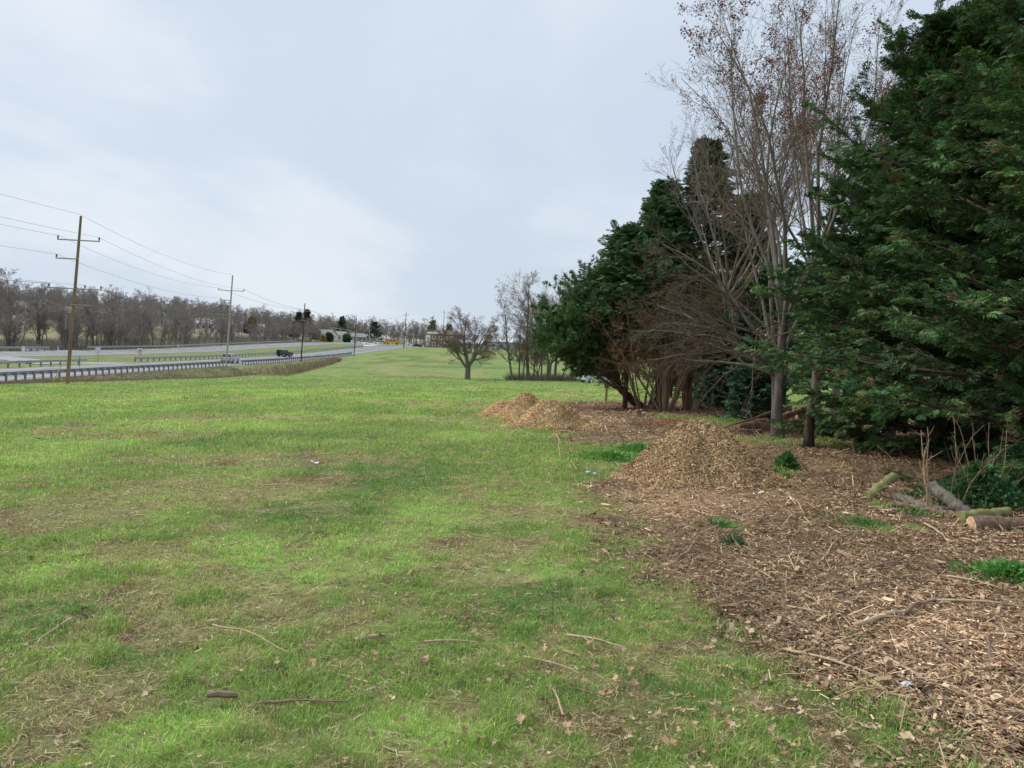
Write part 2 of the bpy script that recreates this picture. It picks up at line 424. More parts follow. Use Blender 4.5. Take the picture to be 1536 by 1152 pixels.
q1 = gn(9, 8); q2 = gn(1.4, 8, 1., .8); q3 = gn(.35, 6, 1, .6)
def mr(src, a0, a1, b0, b1):
    r = n.new('ShaderNodeMapRange'); r.inputs[1].default_value = a0; r.inputs[2].default_value = a1; r.inputs[3].default_value = b0; r.inputs[4].default_value = b1
    l.new(src.outputs['Fac'], r.inputs[0]); return r
s1 = mr(q1, .3, .7, .55, 1.45); s2 = mr(q2, .3, .7, .72, 1.28); s3 = mr(q3, .3, .7, .85, 1.15)
mm = n.new('ShaderNodeMath'); mm.operation = 'MULTIPLY'; l.new(s1.outputs[0], mm.inputs[0]); l.new(s2.outputs[0], mm.inputs[1])
m3 = n.new('ShaderNodeMath'); m3.operation = 'MULTIPLY'; l.new(mm.outputs[0], m3.inputs[0]); l.new(s3.outputs[0], m3.inputs[1])
vs = n.new('ShaderNodeVectorMath'); vs.operation = 'SCALE'; l.new(a.outputs['Vector'], vs.inputs[0]); l.new(m3.outputs[0], vs.inputs['Scale'])
l.new(vs.outputs[0], b.inputs['Base Color']); b.inputs['Roughness'].default_value = 1; b.inputs['Specular IOR Level'].default_value = .05
bp = n.new('ShaderNodeBump'); bp.inputs['Strength'].default_value = .6; bp.inputs['Distance'].default_value = .03
l.new(q1.outputs['Fac'], bp.inputs['Height']); l.new(bp.outputs[0], b.inputs['Normal'])
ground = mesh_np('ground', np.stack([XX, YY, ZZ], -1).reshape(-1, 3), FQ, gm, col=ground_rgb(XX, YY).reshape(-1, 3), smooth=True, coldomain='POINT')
tag(ground, kind='structure')

# ------------------------------------------------------------------ highway
asph = mat('asphalt', (.18, .18, .185), .85, .12, .5, c2=(.135, .135, .14), bump=.1)
asph2 = mat('shoulder_asphalt', (.26, .26, .26), .9, .1, 1.5, c2=(.22, .22, .22))
conc = mat('concrete', (.5, .49, .46), .9, .1, 2.)
paint = mat('road_paint', (.62, .62, .6), .7, .15, 3.)
def strip(name, xs, y0, y1, off, m, xfun=None):
    ys = gy[(gy > y0) & (gy < y1)]; ys = np.concatenate([[y0], ys, [y1]])
    xs = np.array(xs, float); X, Y = np.meshgrid(xs, ys)
    Z = terrain(X, Y) + off
    i = np.arange(X.size).reshape(X.shape)
    F_ = np.stack([i[:-1, :-1], i[:-1, 1:], i[1:, 1:], i[1:, :-1]], -1).reshape(-1, 4)
    o = mesh_np(name, np.stack([X, Y, Z], -1).reshape(-1, 3), F_, m, smooth=True)
    return o
tag(strip('near_carriageway', [-53, -42], -60, 900, .03, asph), kind='structure')
tag(strip('far_carriageway', [-81.5, -69.5], -60, 900, .03, asph), kind='structure')
tag(strip('crossover_path', [-69.6, -65.5, -61.5, -57.5, -52.9], 99, 106, .05, asph2), kind='structure')
tag(strip('intersection', [-69.6, -65.5, -61.5, -57.5, -52.9], 306, 330, .04, asph), kind='structure')
tag(strip('driveway', [-91, -88, -86, -84.5, -83, -81.4], 138, 146, .05, asph2), kind='structure')
tag(strip('side_road', [-170, -130, -115, -105, -100, -95, -91, -88, -86, -84.5, -83, -81.4], 308, 322, .07, asph2), kind='structure')
mk = MB()
def quadline(x0, x1, y0, y1, off):
    ys = np.concatenate([[y0], gy[(gy > y0) & (gy < y1)], [y1]])
    v = []; f = []
    for i, y in enumerate(ys):
        v += [[x0, y, float(terrain((x0 + x1) / 2, y)) + off], [x1, y, float(terrain((x0 + x1) / 2, y)) + off]]
        if i: f.append([2 * i - 2, 2 * i - 1, 2 * i + 1, 2 * i])
    mk.add(v, f)
for xa in (-44.2, -51.6, -70.9, -79.3): quadline(xa - .08, xa + .08, 20, 300, .036)
for xa in (-47.9, -75.1):
    y = 22
    while y < 300: quadline(xa - .09, xa + .09, y, y + 3.2, .036); y += 12.2
tag(mk.build('lane_markings', paint), kind='structure')
# kerbed concrete islands at the junction
def island(x0, x1, y0, y1, r=1.2):
    k = MB(); pts = []
    for cx_, cy_, a0 in ((x1 - r, y1 - r, 0), (x0 + r, y1 - r, 90), (x0 + r, y0 + r, 180), (x1 - r, y0 + r, 270)):
        for j in range(5): a_ = R(a0 + j * 22.5); pts.append((cx_ + r * math.cos(a_), cy_ + r * math.sin(a_)))
    N = len(pts)
    v = [[p[0], p[1], tz(*p) - .1] for p in pts] + [[p[0], p[1], tz(*p) + .2] for p in pts]
    f = [[N + i for i in range(N)]] + [[i, (i + 1) % N, N + (i + 1) % N, N + i] for i in range(N)]
    k.add(v, f); return tag(k.build('traffic_island', conc), kind='structure')
island(-60, -53.5, 285, 304); island(-68, -61, 332, 360)

# ------------------------------------------------------------------ guardrails
galv = mat('galvanised_steel', (.36, .37, .38), .45, .15, 5., metal=.5, spec=.5)
galv_d = mat('weathered_steel_post', (.2, .205, .21), .6, .2, 4., metal=.3)
POSTME = None
def guardrail(x, y0, y1, sp, label, group, posts_side=1, toward=1):
    global POSTME
    t = thing('guardrail', (x, (y0 + y1) / 2, tz(x, (y0 + y1) / 2)), label, 'guardrail', group)
    L = np.array(t.location)
    ys = np.linspace(y0, y1, max(3, int((y1 - y0) / 2.5)))
    prof = [(0, .46), (.05, .50), (.05, .56), (0, .61), (.05, .66), (.05, .72), (0, .76)]
    v = []; f = []; K = len(prof)
    for i, y in enumerate(ys):
        z = tz(x, y)
        for th in (0, -.012):
            for px_, pz in prof: v.append([(px_ + th) * toward, y - L[1], z + pz - L[2]])
        if i:
            a_ = (i - 1) * 2 * K; b_ = i * 2 * K
            for j in range(K - 1):
                f.append([a_ + j, a_ + j + 1, b_ + j + 1, b_ + j]); f.append([a_ + K + j + 1, a_ + K + j, b_ + K + j, b_ + K + j + 1])
            for j in (0, K - 1): f.append([a_ + j, b_ + j, b_ + K + j, a_ + K + j])
    MB().add(v, f).build('rail', galv, t)
    y = y0 + .3; first = None; N = 0
    while y < y1 and N < 99:
        z = tz(x, y)
        if POSTME is None:
            o = MB().box((0, 0, .33), (.12, .16, .92), bev=.01).box((.11, 0, .6), (.1, .12, .34), bev=.01).build('post', galv_d, t)
            POSTME = o.data
        else:
            o = bpy.data.objects.new('post', POSTME); COL.objects.link(o); o.parent = t
        o.location = ((-.19) * toward, y - L[1], z - L[2]); o.scale = (toward, 1, 1)
        y += sp; N += 1
    return t
gr = 'steel guardrails along the highway'
guardrail(-42.2, 22, 113, 1.25, 'long steel guardrail along the near highway edge, behind the leaning brown pole', gr, toward=-1)
guardrail(-42.2, 119, 200, 1.25, 'steel guardrail along the near highway edge above the brushy ditch, beyond the gap', gr, toward=-1)
guardrail(-53.9, 40, 97, 1.9, 'grey guardrail in the grass median left of the paved crossover', gr, toward=1)
guardrail(-54.2, 110, 276, 1.9, 'grey guardrail in the grass median running from the square sign towards the junction', gr, toward=1)
guardrail(-82.3, 70, 136, 1.9, 'far side guardrail at the left edge of the photo, before the driveway gap', gr, toward=1)
guardrail(-82.3, 148, 290, 1.9, 'far side guardrail in front of the bare roadside trees, right of the driveway gap', gr, toward=1)

# ------------------------------------------------------------------ poles and wires
wood_pole = bark('pole_wood', (.27, .185, .11), (.15, .10, .065), 5, .08, .4)
grey_pole = bark('grey_pole_wood', (.42, .39, .36), (.3, .28, .26), 5, .08, .4)
dark_pole = bark('dark_pole_wood', (.10, .075, .06), (.06, .045, .035), 5, .08, .4)
arm_m = mat('crossarm_wood', (.25, .24, .22), .9, .2, 8.)
insul = mat('insulator', (.05, .045, .04), .35, .1, 5., spec=.6)
wire_m = mat('wire', (.22, .22, .24), .6, .1, 3.)
def pole(px, D, H, m, label, arms, lean=0., r=.16, base=None):
    x = BX(px, D) if base is None else base; z = tz(x, D)
    t = thing('utility_pole', (x, D, z), label, 'utility pole', 'utility poles along the highway')
    tl = math.tan(R(lean))
    k = MB(); k.tube([[tl * h, 0, h] for h in (-.3, 0, H * .5, H)], [r * .85, r * .8, r * .68, r * .5], 10)
    k.build('shaft', m, t, smooth=False)
    for (h, x0, x1, ins) in arms:
        c = tl * h
        q = MB().box((c + (x0 + x1) / 2, -.14, h), (x1 - x0, .08, .085), bev=.01)
        ao = q.build('crossarm', arm_m, t)
        for xi in ins:
            i_ = MB(); i_.tube([[0, 0, 0], [0, 0, .06], [0, 0, .12], [0, 0, .2], [0, 0, .26]], [.03, .07, .05, .075, .03], 8)
            i_.build('insulator', insul, ao, loc=(c + xi, -.14, h + .06))
    return t, x, z, tl
A1 = [(11.2, -1.6, 1.7, (-1.55, 1.65)), (9.75, -1.6, .1, (-1.55,)), (7.45, -2.0, 2.2, (-1.95, .85, 2.1)), (6.2, -.2, 1.6, ())]
p1 = pole(103, 60, 13.1, wood_pole, 'tall leaning brown wooden utility pole with several crossarms beside the guardrail', A1, 3.3, .175)
k = MB().box((-.16, -.1, 4.9), (.1, .1, 1.3)); k.build('ground_conduit', galv_d, p1[0])
A2 = [(11.0, -1.9, 1.9, (-1.8, 1.8)), (7.5, -2.6, 2.4, (-2.3, .9, 2.2)), (7.0, -3.6, .1, ()), (9.6, -1.5, .1, (-1.4,))]
p2 = pole(341, 110, 13.2, grey_pole, 'pale grey utility pole with crossarms standing at the gap between the near guardrails', A2, 2.1, .175)
A3 = [(9.8, -.9, .9, (-.8, .8)), (8., -.8, .8, ())]
p3 = pole(453, 148, 11.3, dark_pole, 'dark brown utility pole standing in the brushy ditch right of the dark vehicle', A3, 1.7, .17)
p4 = pole(532, 195, 9.6, dark_pole, 'thin dark utility pole at the left edge of the grassy rise', [(8.7, -.8, .8, (-.7, .7))], 1.6, .16)
p5 = pole(606, 284, 13.4, dark_pole, 'distant utility pole on the crest of the grass left of the brick building', [(12.4, -1., 1., (-.9, .9)), (10.6, -1., 1., ())], 1.6, .2)
p6 = pole(664, 400, 19, dark_pole, 'distant utility pole rising behind the roof of the brick building', [(18, -1.2, 1.2, ())], .3, .22)
def wire(a_, b_, sag, label, r=.009):
    a_ = np.array(a_, float); b_ = np.array(b_, float); N = 14
    pts = [a_ + (b_ - a_) * t - np.array([0, 0, sag * 4 * t * (1 - t)]) for t in np.linspace(0, 1, N)]
    V, F_ = tube_np(np.array(pts)[None], np.full((1, N), r), 5)
    o = mesh_np('power_line', V, F_, wire_m, smooth=True)
    return tag(o, label, 'power line', 'overhead wires strung between the utility poles')
def pt(p, h, dx): return (p[1] + p[3] * h + dx, p[0].location[1] - .14, p[2] + h + .3)
P0 = (-37.5, 4, tz(-37.5, 4))
for nm, h, dx, sg in (('top wire', 12.9, 0, .7), ('wire from the left end of the upper arm', 11.2, -1.55, .8), ('wire from the right end of the upper crossarm', 11.2, 1.65, .8), ('wire from the second crossarm', 9.75, -1.55, .8), ('thicker wire from the left end of the low crossarm', 7.45, -1.95, .9), ('wire from the middle insulator of the low crossarm', 7.45, .85, .9)):
    wire((P0[0] + dx, 4, P0[2] + h + .3), pt(p1, h, dx), sg, nm + ' of the leaning brown pole', .010 if 'thick' not in nm else .02)
for nm, h, dx, h2, dx2 in (('top wire', 12.9, 0, 13, 0), ('left upper wire', 11.2, -1.55, 11, -1.8), ('right upper wire', 11.2, 1.65, 11, 1.8), ('second crossarm wire', 9.75, -1.55, 9.6, -1.4), ('low crossarm wire', 7.45, .85, 7.5, .9)):
    wire(pt(p1, h, dx), pt(p2, h2, dx2), .8, nm + ' between the leaning brown pole and the pale grey pole', .011)
for nm, h, dx, h2, dx2 in (('right wire', 11., 1.8, 9.8, .8), ('left wire', 11., -1.8, 9.8, -.8)):
    wire(pt(p2, h, dx), pt(p3, h2, dx2), .6, nm + ' between the pale grey pole and the dark ditch pole', .017)
wire(pt(p3, 9.8, .8), pt(p4, 8.7, .7), .5, 'wire between the dark pole in the ditch and the thin pole on the rise', .025)
wire(pt(p4, 8.7, .7), pt(p5, 12.4, .9), .6, 'wire between the thin pole on the rise and the pole on the crest', .03)

# yellow guy-wire guard leaning beside the first pole
x, y, z = G(79, 574)
yel = mat('yellow_plastic', (.55, .5, .14), .5, .08, 3.)
k = MB(); k.tube([[0, 0, 0], [.75 * .5, 0, .8], [.72, 0, 1.6]], [.05, .05, .045], 8); k.tube([[.72, 0, 1.6], [.76, 0, 1.72]], [.02, .01], 6)
tag(k.build('guy_wire_guard', yel, loc=(x, y, z)), 'yellow plastic guy wire guard leaning left of the brown utility pole', 'cable guard')

# ------------------------------------------------------------------ small roadside signs
sign_w = mat('sign_back', (.5, .52, .54), .5, .08, 4., metal=.2)
sign_f = mat('sign_face', (.7, .7, .7), .5, .04, 4.)
sign_k = mat('sign_ink', (.03, .03, .03), .5, .04, 4.)
sign_r = mat('sign_red', (.45, .05, .05), .5, .04, 4.)
post_m = mat('sign_post', (.25, .25, .24), .6, .1, 4., metal=.3)
def sign(px, D, label, w_, h_, top, face=False, name='road_sign'):
    x = BX(px, D); z = tz(x, D)
    t = thing(name, (x, D, z), label, 'road sign')
    MB().box((0, .05, top / 2 - .1), (.07, .05, top + .2)).build('post', post_m, t)
    MB().box((0, 0, top - h_ / 2), (w_, .02, h_), bev=.005).build('panel', sign_f if face else sign_w, t)
    if face:
        k = MB(); a_ = np.linspace(0, 2 * math.pi, 25)[:-1]; ro, ri = w_ * .44, w_ * .35
        v = [[ro * math.cos(q), -.014, top - h_ / 2 + ro * math.sin(q)] for q in a_] + [[ri * math.cos(q), -.014, top - h_ / 2 + ri * math.sin(q)] for q in a_]
        k.add(v, [[i, (i + 1) % 24, 24 + (i + 1) % 24, 24 + i] for i in range(24)])
        k.box((0, -.018, top - h_ / 2), (w_ * .72, .003, w_ * .07), M=np.array([[.707, 0, .707], [0, 1, 0], [-.707, 0, .707]]))
        k.build('prohibition_ring', sign_r, t)
        k = MB(); k.box((-.1 * w_, -.0155, top - h_ * .56), (w_ * .1, .002, h_ * .34)); k.box((.04 * w_, -.0165, top - h_ * .38), (w_ * .32, .002, h_ * .09)); k.box((.16 * w_, -.0155, top - h_ * .5), (w_ * .1, .002, h_ * .2))
        k.build('turn_arrow', sign_k, t)
    return t
sign(148, 104, 'plain square grey road sign in the median right of the leaning brown pole', .72, .72, 2.1)
sign(211, 112, 'white square road sign with a black turn arrow and red ring, by the paved crossover', .8, .8, 2.0, True)
for px, D, lab in ((88, 128, 'white and orange marker post beside the far driveway gap'), (268, 178, 'thin white marker post in front of the bare roadside trees'), (36, 126, 'small white marker on the far guardrail left of the driveway gap')):
    x = BX(px, D); t = thing('marker_post', (x, D, tz(x, D)), lab, 'marker post')
    MB().box((0, 0, .6 if px != 36 else .45), (.16 if px != 36 else .5, .05, 1.2 if px != 36 else .9)).build('post', sign_f, t)
    if px == 88: MB().box((0, -.03, .95), (.14, .012, .25)).build('reflector', mat('orange_reflector', (.6, .2, .05), .5), t)
x = BX(121, 90); t = thing('marker_post', (x, 90, tz(x, 90)), 'thin brown marker stake in the median behind the yellow cable guard', 'marker post')
MB().tube([[0, 0, -.1], [0, 0, 1.3]], .04, 6).build('post', wood_pole, t)

# ------------------------------------------------------------------ leafless trees
bark_grey = bark('grey_bark', (.235, .205, .17), (.12, .10, .085), 7, .2, .6)
bark_far = bark('dull_bark', (.17, .15, .135), (.11, .10, .092), 3, .3, .0)
twig_hazed = mat('hazed_far_twigs', (.25, .22, .20), .95, .12, .3, spec=.05)  # grey-brown made paler: distance haze is put into the twig colour
twig_warm = mat('warm_twigs', (.20, .15, .115), .95, .2, 2., spec=.05)
twig_pale = mat('pale_twigs', (.26, .225, .19), .95, .2, 2., spec=.05)
twig_shaded = mat('shaded_brown_twigs', (.13, .10, .075), .95, .2, 2., spec=.05)  # darker copy of the brown twigs, shadow on the sweeping tree painted in
twig_brown = mat('brown_twigs', (.19, .14, .10), .95, .2, 2., spec=.05)
leafm = vmat('foliage', .18, .65, .25)
leafm_dull = vmat('dull_foliage', .1, .85, .1)
stuffm = vmat('litter', .05, .9, .12)
def cat_(gs):
    parts = [tube_np(P, Rd, s) for P, Rd, s in gs]
    return join(parts)
def bare_tree(seed, H, r0, levels, n_lead=1, lead_h=.0, lead_ang=.25, crown0=.25, wander=.05, lean=(0, 0, 1), trop=.02, lead_L=.85, lead_t0=.15):
    """levels: list of (k, angle, length ratio, radius ratio, n, sides, wander, trop)"""
    rng = np.random.default_rng(seed); gs = []
    if n_lead == 1:
        P, Rd = grow(np.zeros((1, 3)), np.array([lean], float), np.array([H]), np.array([r0]), np.array([r0 * .12]), 9, wander, trop, rng); L = np.array([H * .62])
        gs.append((P, Rd, 8)); cur = (P, Rd, L, crown0)
    else:
        h = lead_h
        P, Rd = grow(np.zeros((1, 3)), np.array([lean], float), np.array([h]), np.array([r0]), np.array([r0 * .85]), 4, .02, 0, rng)
        gs.append((P, Rd, 9))
        a = rng.uniform(0, 2 * np.pi) + np.arange(n_lead) / n_lead * 2 * np.pi + rng.normal(0, .3, n_lead)
        an = lead_ang * rng.uniform(.5, 1.25, n_lead)
        D = np.stack([np.sin(an) * np.cos(a), np.sin(an) * np.sin(a), np.cos(an)], 1)
        p0 = np.repeat(P[:, -1], n_lead, 0) - np.array([0, 0, 1.]) * rng.uniform(0, .2, (n_lead, 1)) * h
        Ls = (H - h) * rng.uniform(.75, 1.05, n_lead)
        P, Rd = grow(p0, D, Ls, r0 * rng.uniform(.36, .58, n_lead), np.full(n_lead, r0 * .06), 9, wander, trop, rng)
        gs.append((P, Rd, 7)); cur = (P, Rd, Ls * lead_L, lead_t0)
    tips = []
    for li, (k, an, lr, rr, nn, sd_, wn, tr) in enumerate(levels):
        P, Rd, L, t0 = cur
        p, d, ln, ra = kids(P, Rd, L, k, t0, .98, an, .18, lr, rr, rng)
        P2, R2 = grow(p, d, ln, ra, ra * .25, nn, wn, tr, rng)
        gs.append((P2, R2, sd_)); cur = (P2, R2, ln, .12); tips.append(P2)
    return gs, tips
def split_build(root, gs, nthick, m_thick, m_thin, names=('trunk', 'twigs'), off=(0, 0, 0)):
    V, F_ = cat_(gs[:nthick]); a = mesh_np(names[0], V + np.array(off), F_, m_thick, root, smooth=True)
    V, F_ = cat_(gs[nthick:]); b_ = mesh_np(names[1], V + np.array(off), F_, m_thin, root, smooth=True)
    return a, b_
# -- prototypes for the belt along the far side of the road
FARL = [(18, .8, .46, .5, 5, 4, .12, .06), (10, .75, .52, .45, 4, 3, .14, .04), (8, .7, .6, .6, 3, 3, .15, .02)]
belt_x = []
protos = []
for i in range(7):
    H = [12, 11, 13, 10, 12.5, 9.5, 11.5][i]
    if i % 3 == 1: gs, _ = bare_tree(300 + i, H, .24, [(8,) + FARL[0][1:], (8,) + FARL[1][1:], (7,) + FARL[2][1:]], 4, H * .12, .42, wander=.07)
    else: gs, _ = bare_tree(300 + i, H, .2 + .03 * (i % 3), FARL, crown0=.22, wander=.06)
    # thicker twigs: seen from 150 m the finest ones stand for bundles
    gs[-1] = (gs[-1][0], np.maximum(gs[-1][1], .018), 3)
    protos.append(gs)
rngb = np.random.default_rng(5)
roots = []
def belt_tree(pi, x, y, sc, rz, label, group):
    if len(roots) <= pi or roots[pi] is None:
        while len(roots) <= pi: roots.append(None)
        t = thing('bare_tree', (x, y, tz(x, y) - .1), label, 'tree', group, rz); t.scale = (sc, sc, sc)
        split_build(t, protos[pi], 2, bark_far, twig_hazed); roots[pi] = t; return t
    return dup(roots[pi], (x, y, tz(x, y) - .1), rz, sc, label, group)
GB = 'leafless trees lining the far side of the highway'
LB = 'leafless grey-brown tree in the roadside belt behind the far guardrail'
n_ = 0
for i in range(165):
    y = (118 + i * 2.0) if i < 120 else 118 + (i - 120) * 1.6 + rngb.uniform(-1.5, 1.5); x = -86.5 - rngb.uniform(0, 1) ** 1.4 * 12
    if 138 < y < 147 and x > -92: continue
    belt_tree(n_ % 7, x, y, rngb.choice([rngb.uniform(.42, .62), rngb.uniform(.55, .85)]), rngb.uniform(0, 6.28), LB, GB); n_ += 1
for px, D, pi, sc, lab in ((14, 150, 2, 1.05, 'tallest leafless tree at the left edge of the photo, pale crown above the belt'), (172, 240, 0, 1.05, 'leafless tree with a crown rising above the belt right of the brown utility pole'),
                           (215, 260, 4, 1.0, 'pale leafless crown rising above the wooded hillside, second bump right of the brown pole')):
    belt_tree(pi, BX(px, D), D, sc, 1.3 * pi, lab, None)
# -- the wooded hillside: one mass
def low_tree(seed, H):
    gs, _ = bare_tree(seed, H, .22, [(14, .85, .5, .5, 3, 3, .12, .05), (8, .8, .55, .5, 3, 3, .14, .03), (5, .8, .6, .9, 2, 3, .1, .0)], crown0=.2)
    gs[0] = (gs[0][0][:, ::2], gs[0][1][:, ::2], 4)
    gs[-1] = (gs[-1][0], np.maximum(gs[-1][1], .035), 3)
    return cat_(gs)
lows = [low_tree(400 + i, 13) for i in range(6)]
def wood(name, spots_, label, m, cat='wood'):
    ps = []; r_ = np.random.default_rng(9)
    for (x, y, sc) in spots_:
        V, F_ = lows[r_.integers(6)]; a = r_.uniform(0, 6.28); c, s = math.cos(a), math.sin(a)
        V = V @ (np.array([[c, s, 0], [-s, c, 0], [0, 0, 1]]) * sc) + np.array([x, y, tz(x, y) - .1]); ps.append((V, F_))
    V, F_ = join(ps); o = mesh_np(name, V, F_, m, smooth=True)
    return tag(o, label, cat, kind='stuff')
sp_ = []
while len(sp_) < 760:
    d = 165 + 450 * rngb.uniform(0, 1) ** 1.1; u = rngb.uniform(-60, 640)
    x = BX(u, d)
    if x > -101: continue
    v_ = fbm(x * .02, d * .02, 71, 2)
    open_ = (d < 250 and x > -135 and u < 170) or (330 <= d < 430 and x > -128 and u > 395) or (d >= 430 and x > -112)
    if open_: continue
    sp_.append((x, d, rngb.uniform(.6, .95) * (.85 if d < 260 else (1. if d < 380 else 1.15))))
wood('hillside_wood', sp_, 'mass of leafless grey-brown trees covering the hillside beyond the highway', twig_hazed)
sp_ = []
for i in range(300):
    u = rngb.uniform(400, 1130) if i % 3 == 0 else rngb.uniform(380, 660); d = rngb.uniform(520, 640); sp_.append((BX(u, d), d, rngb.uniform(.6, 1.) * (1.25 if u < 650 else (1. if u < 690 else .75))))
wood('distant_wood', sp_, 'faint leafless trees on the skyline beyond the brick building', twig_hazed)
# underbrush along the belt
def brush(name, region, N, hh, colr, label, seed, rad=.012, m=twig_hazed, cat='brush', ln=1.):
    r_ = np.random.default_rng(seed); X, Y = region(r_, N); Z = terrain(X, Y)
    P0_ = np.stack([X, Y, Z - .05], 1); D = r_.normal(0, .45, (N, 3)); D[:, 2] = np.abs(r_.normal(.9, .35, N))
    P, Rd = grow(P0_, D, hh * r_.uniform(.4, 1.1, N), np.full(N, rad), np.full(N, rad * .4), 4, .22, -.02, r_)
    gs = [(P, Rd, 3)]
    p, d, ln_, ra = kids(P, Rd, np.full(N, hh), 4, .25, .95, .7, .3, .4 * ln, .8, r_)
    P2, R2 = grow(p, d, ln_, ra, ra * .5, 3, .2, 0, r_); gs.append((P2, R2, 3))
    V, F_ = cat_(gs); o = mesh_np(name, V, F_, m, smooth=True)
    return tag(o, label, cat, kind='stuff')
brush('roadside_brush', lambda r_, N: (-86 - r_.uniform(0, 12, N), r_.uniform(112, 330, N)), 9000, 1.5, None, 'tangle of leafless undergrowth behind the far guardrail', 1, .02)
weed_m = mat('dead_weeds', (.23, .18, .115), .95, .25, .6, spec=.05)
weed_m2 = mat('brown_weeds', (.25, .195, .125), .95, .3, .4, spec=.05)
def ditch_reg(r_, N):
    Y = r_.uniform(106, 172, N); x1 = -31.5 - (Y - 108) * .10; return x1 - (r_.uniform(0, 1, N)) * (41.0 + x1 + 0), Y
def ditch_reg2(r_, N):
    Y = r_.uniform(106, 172, N); lo = -31.5 - (Y - 108) * .11; t = r_.uniform(0, 1, N) ** 1.5; return lo + (-40 - lo) * t, Y
brush('ditch_brush', ditch_reg2, 2600, .95, None, 'brown brush and dead weeds filling the ditch left of the grassy rise', 2, .016, weed_m2)
brush('verge_weeds', lambda r_, N: (-36.5 - r_.uniform(0, 4.8, N), r_.uniform(50, 112, N)), 9000, .34, None, 'dull dead weeds on the bank between the field and the near guardrail', 3, .01, weed_m)

# -- middle-distance bare trees in the field
def field_tree(px, py, D, seed, H, label, kind=1, sc=1., lean=(0, 0, 1), r0=.3):
    x, y, z = AT(px, py, D); z = tz(x, y)
    t = thing('bare_tree', (x, y, z - .05), label, 'tree')
    if kind == 1:
        gs, _ = bare_tree(seed, H, r0, [(13, .75, .46, .5, 6, 4, .13, .07), (9, .7, .5, .5, 5, 3, .14, .06), (7, .7, .55, .5, 4, 3, .15, .03), (4, .65, .6, .7, 3, 3, .12, .02)], 5, H * .16, .62, wander=.07, lean=lean, trop=.04)
    else:
        gs, _ = bare_tree(seed, H, r0, [(24, .7, .42, .42, 5, 4, .1, .08), (9, .65, .52, .5, 4, 3, .12, .06), (6, .6, .55, .6, 3, 3, .12, .04)], crown0=.2, wander=.035, lean=lean)
    gs[-1] = (gs[-1][0], np.maximum(gs[-1][1], .011), 3)
    split_build(t, gs, 3, bark_grey if False else bark_far, twig_warm)
    return t
field_tree(701, 570, 105, 51, 10.6, 'spreading leafless tree with forked trunk, alone on the grass left of the clump', 1, r0=.42)
field_tree(769, 568, 103, 52, 11, 'slender leafless tree with a left-leaning trunk, first right of the lone spreading tree', 2, lean=(-.18, 0, 1), r0=.17)
field_tree(792, 569, 104, 53, 13.4, 'tall leafless tree with a thin straight crown, second right of the lone spreading tree', 2, lean=(-.08, 0, 1), r0=.24)
field_tree(801, 568, 108, 54, 10.5, 'short leafless tree close beside the tall thin one in the clump', 2, r0=.13)
field_tree(823, 569, 104, 55, 14.5, 'tallest leafless tree of the clump, multi-stemmed, beside the dark green evergreen', 1, r0=.26)
field_tree(832, 570, 106, 56, 14.2, 'leafless tree partly hidden behind the left edge of the evergreen crown', 2, lean=(.05, 0, 1), r0=.2)
field_tree(841, 568, 107, 57, 8, 'short leafless tree leaning right below the evergreen crown', 2, lean=(.35, 0, 1), r0=.12)
field_tree(856, 568, 112, 58, 9, 'leafless tree behind the evergreen where the field meets the parking area', 2, lean=(.2, 0, 1), r0=.13)
def clump_reg(r_, N):
    a = r_.uniform(0, 1, N); x0 = BX(762, 104); x1 = BX(868, 104); return x0 + (x1 - x0) * a, 104.5 + r_.normal(0, .7, N)
for i, (px, D, H, k_) in enumerate(((779, 110, 9, 2), (812, 112, 12, 2), (784, 118, 11, 2), (820, 120, 12.5, 2), (806, 104, 7, 1))):
    field_tree(px, 568, D, 151 + i, H, ['thin leafless tree between the first two of the clump', 'leafless tree filling the middle of the clump', 'leafless tree at the back of the clump, left part', 'leafless tree at the back of the clump, right part', 'low bushy leafless tree in the middle of the clump'][i], k_, r0=.14)
brush('clump_undergrowth', clump_reg, 1100, 1.3, None, 'leafless undergrowth and fallen branches at the feet of the tree clump', 4, .012, twig_warm)

# -- maple with many upright stems
MX, MY = AT(1164, 655, 19.7)[:2]
def maple(x, y, seed, H, r0, nl, la, label, buds=True, lh=2.7, lean=(0, 0, 1), pale=False, budfrac=.34, t0=.3):
    t = thing('maple_tree', (x, y, tz(x, y) - .05), label, 'tree')
    gs, tips = bare_tree(seed, H, r0, [(11, .55, .42, .5, 7, 5, .1, .07), (8, .6, .46, .55, 5, 3, .12, .05), (8, .65, .42, .55, 4, 3, .13, .02)], nl, lh, la, wander=.09, trop=.035, lean=lean, lead_L=.74, lead_t0=t0)
    # root flare
    P, Rd, s_ = gs[0]; Rd = Rd.copy(); Rd[0, 0] *= 1.25; gs[0] = (P, Rd, 12)
    gs[-1] = (gs[-1][0], np.maximum(gs[-1][1], .0035), 3)
    split_build(t, gs, 3, bark_grey, twig_pale if pale else twig_brown)
    if buds:
        r_ = np.random.default_rng(seed + 1); T3 = tips[-1].reshape(-1, 3); T3 = T3[(T3[:, 2] > H * .42)]
        cl = fbm(T3[:, 0] * .7 + 9, T3[:, 2] * .7, 81, 2)
        T3 = T3[(cl > .55) & (r_.uniform(0, 1, len(T3)) < budfrac * 1.3) | (r_.uniform(0, 1, len(T3)) < budfrac * .06)]
        kite_cloud('red_buds', T3, r_, .06, .035, [(.17, .045, .035), (.22, .065, .05), (.12, .05, .04), (.22, .10, .06)], t, leafm_dull, 2, .06)
    return t
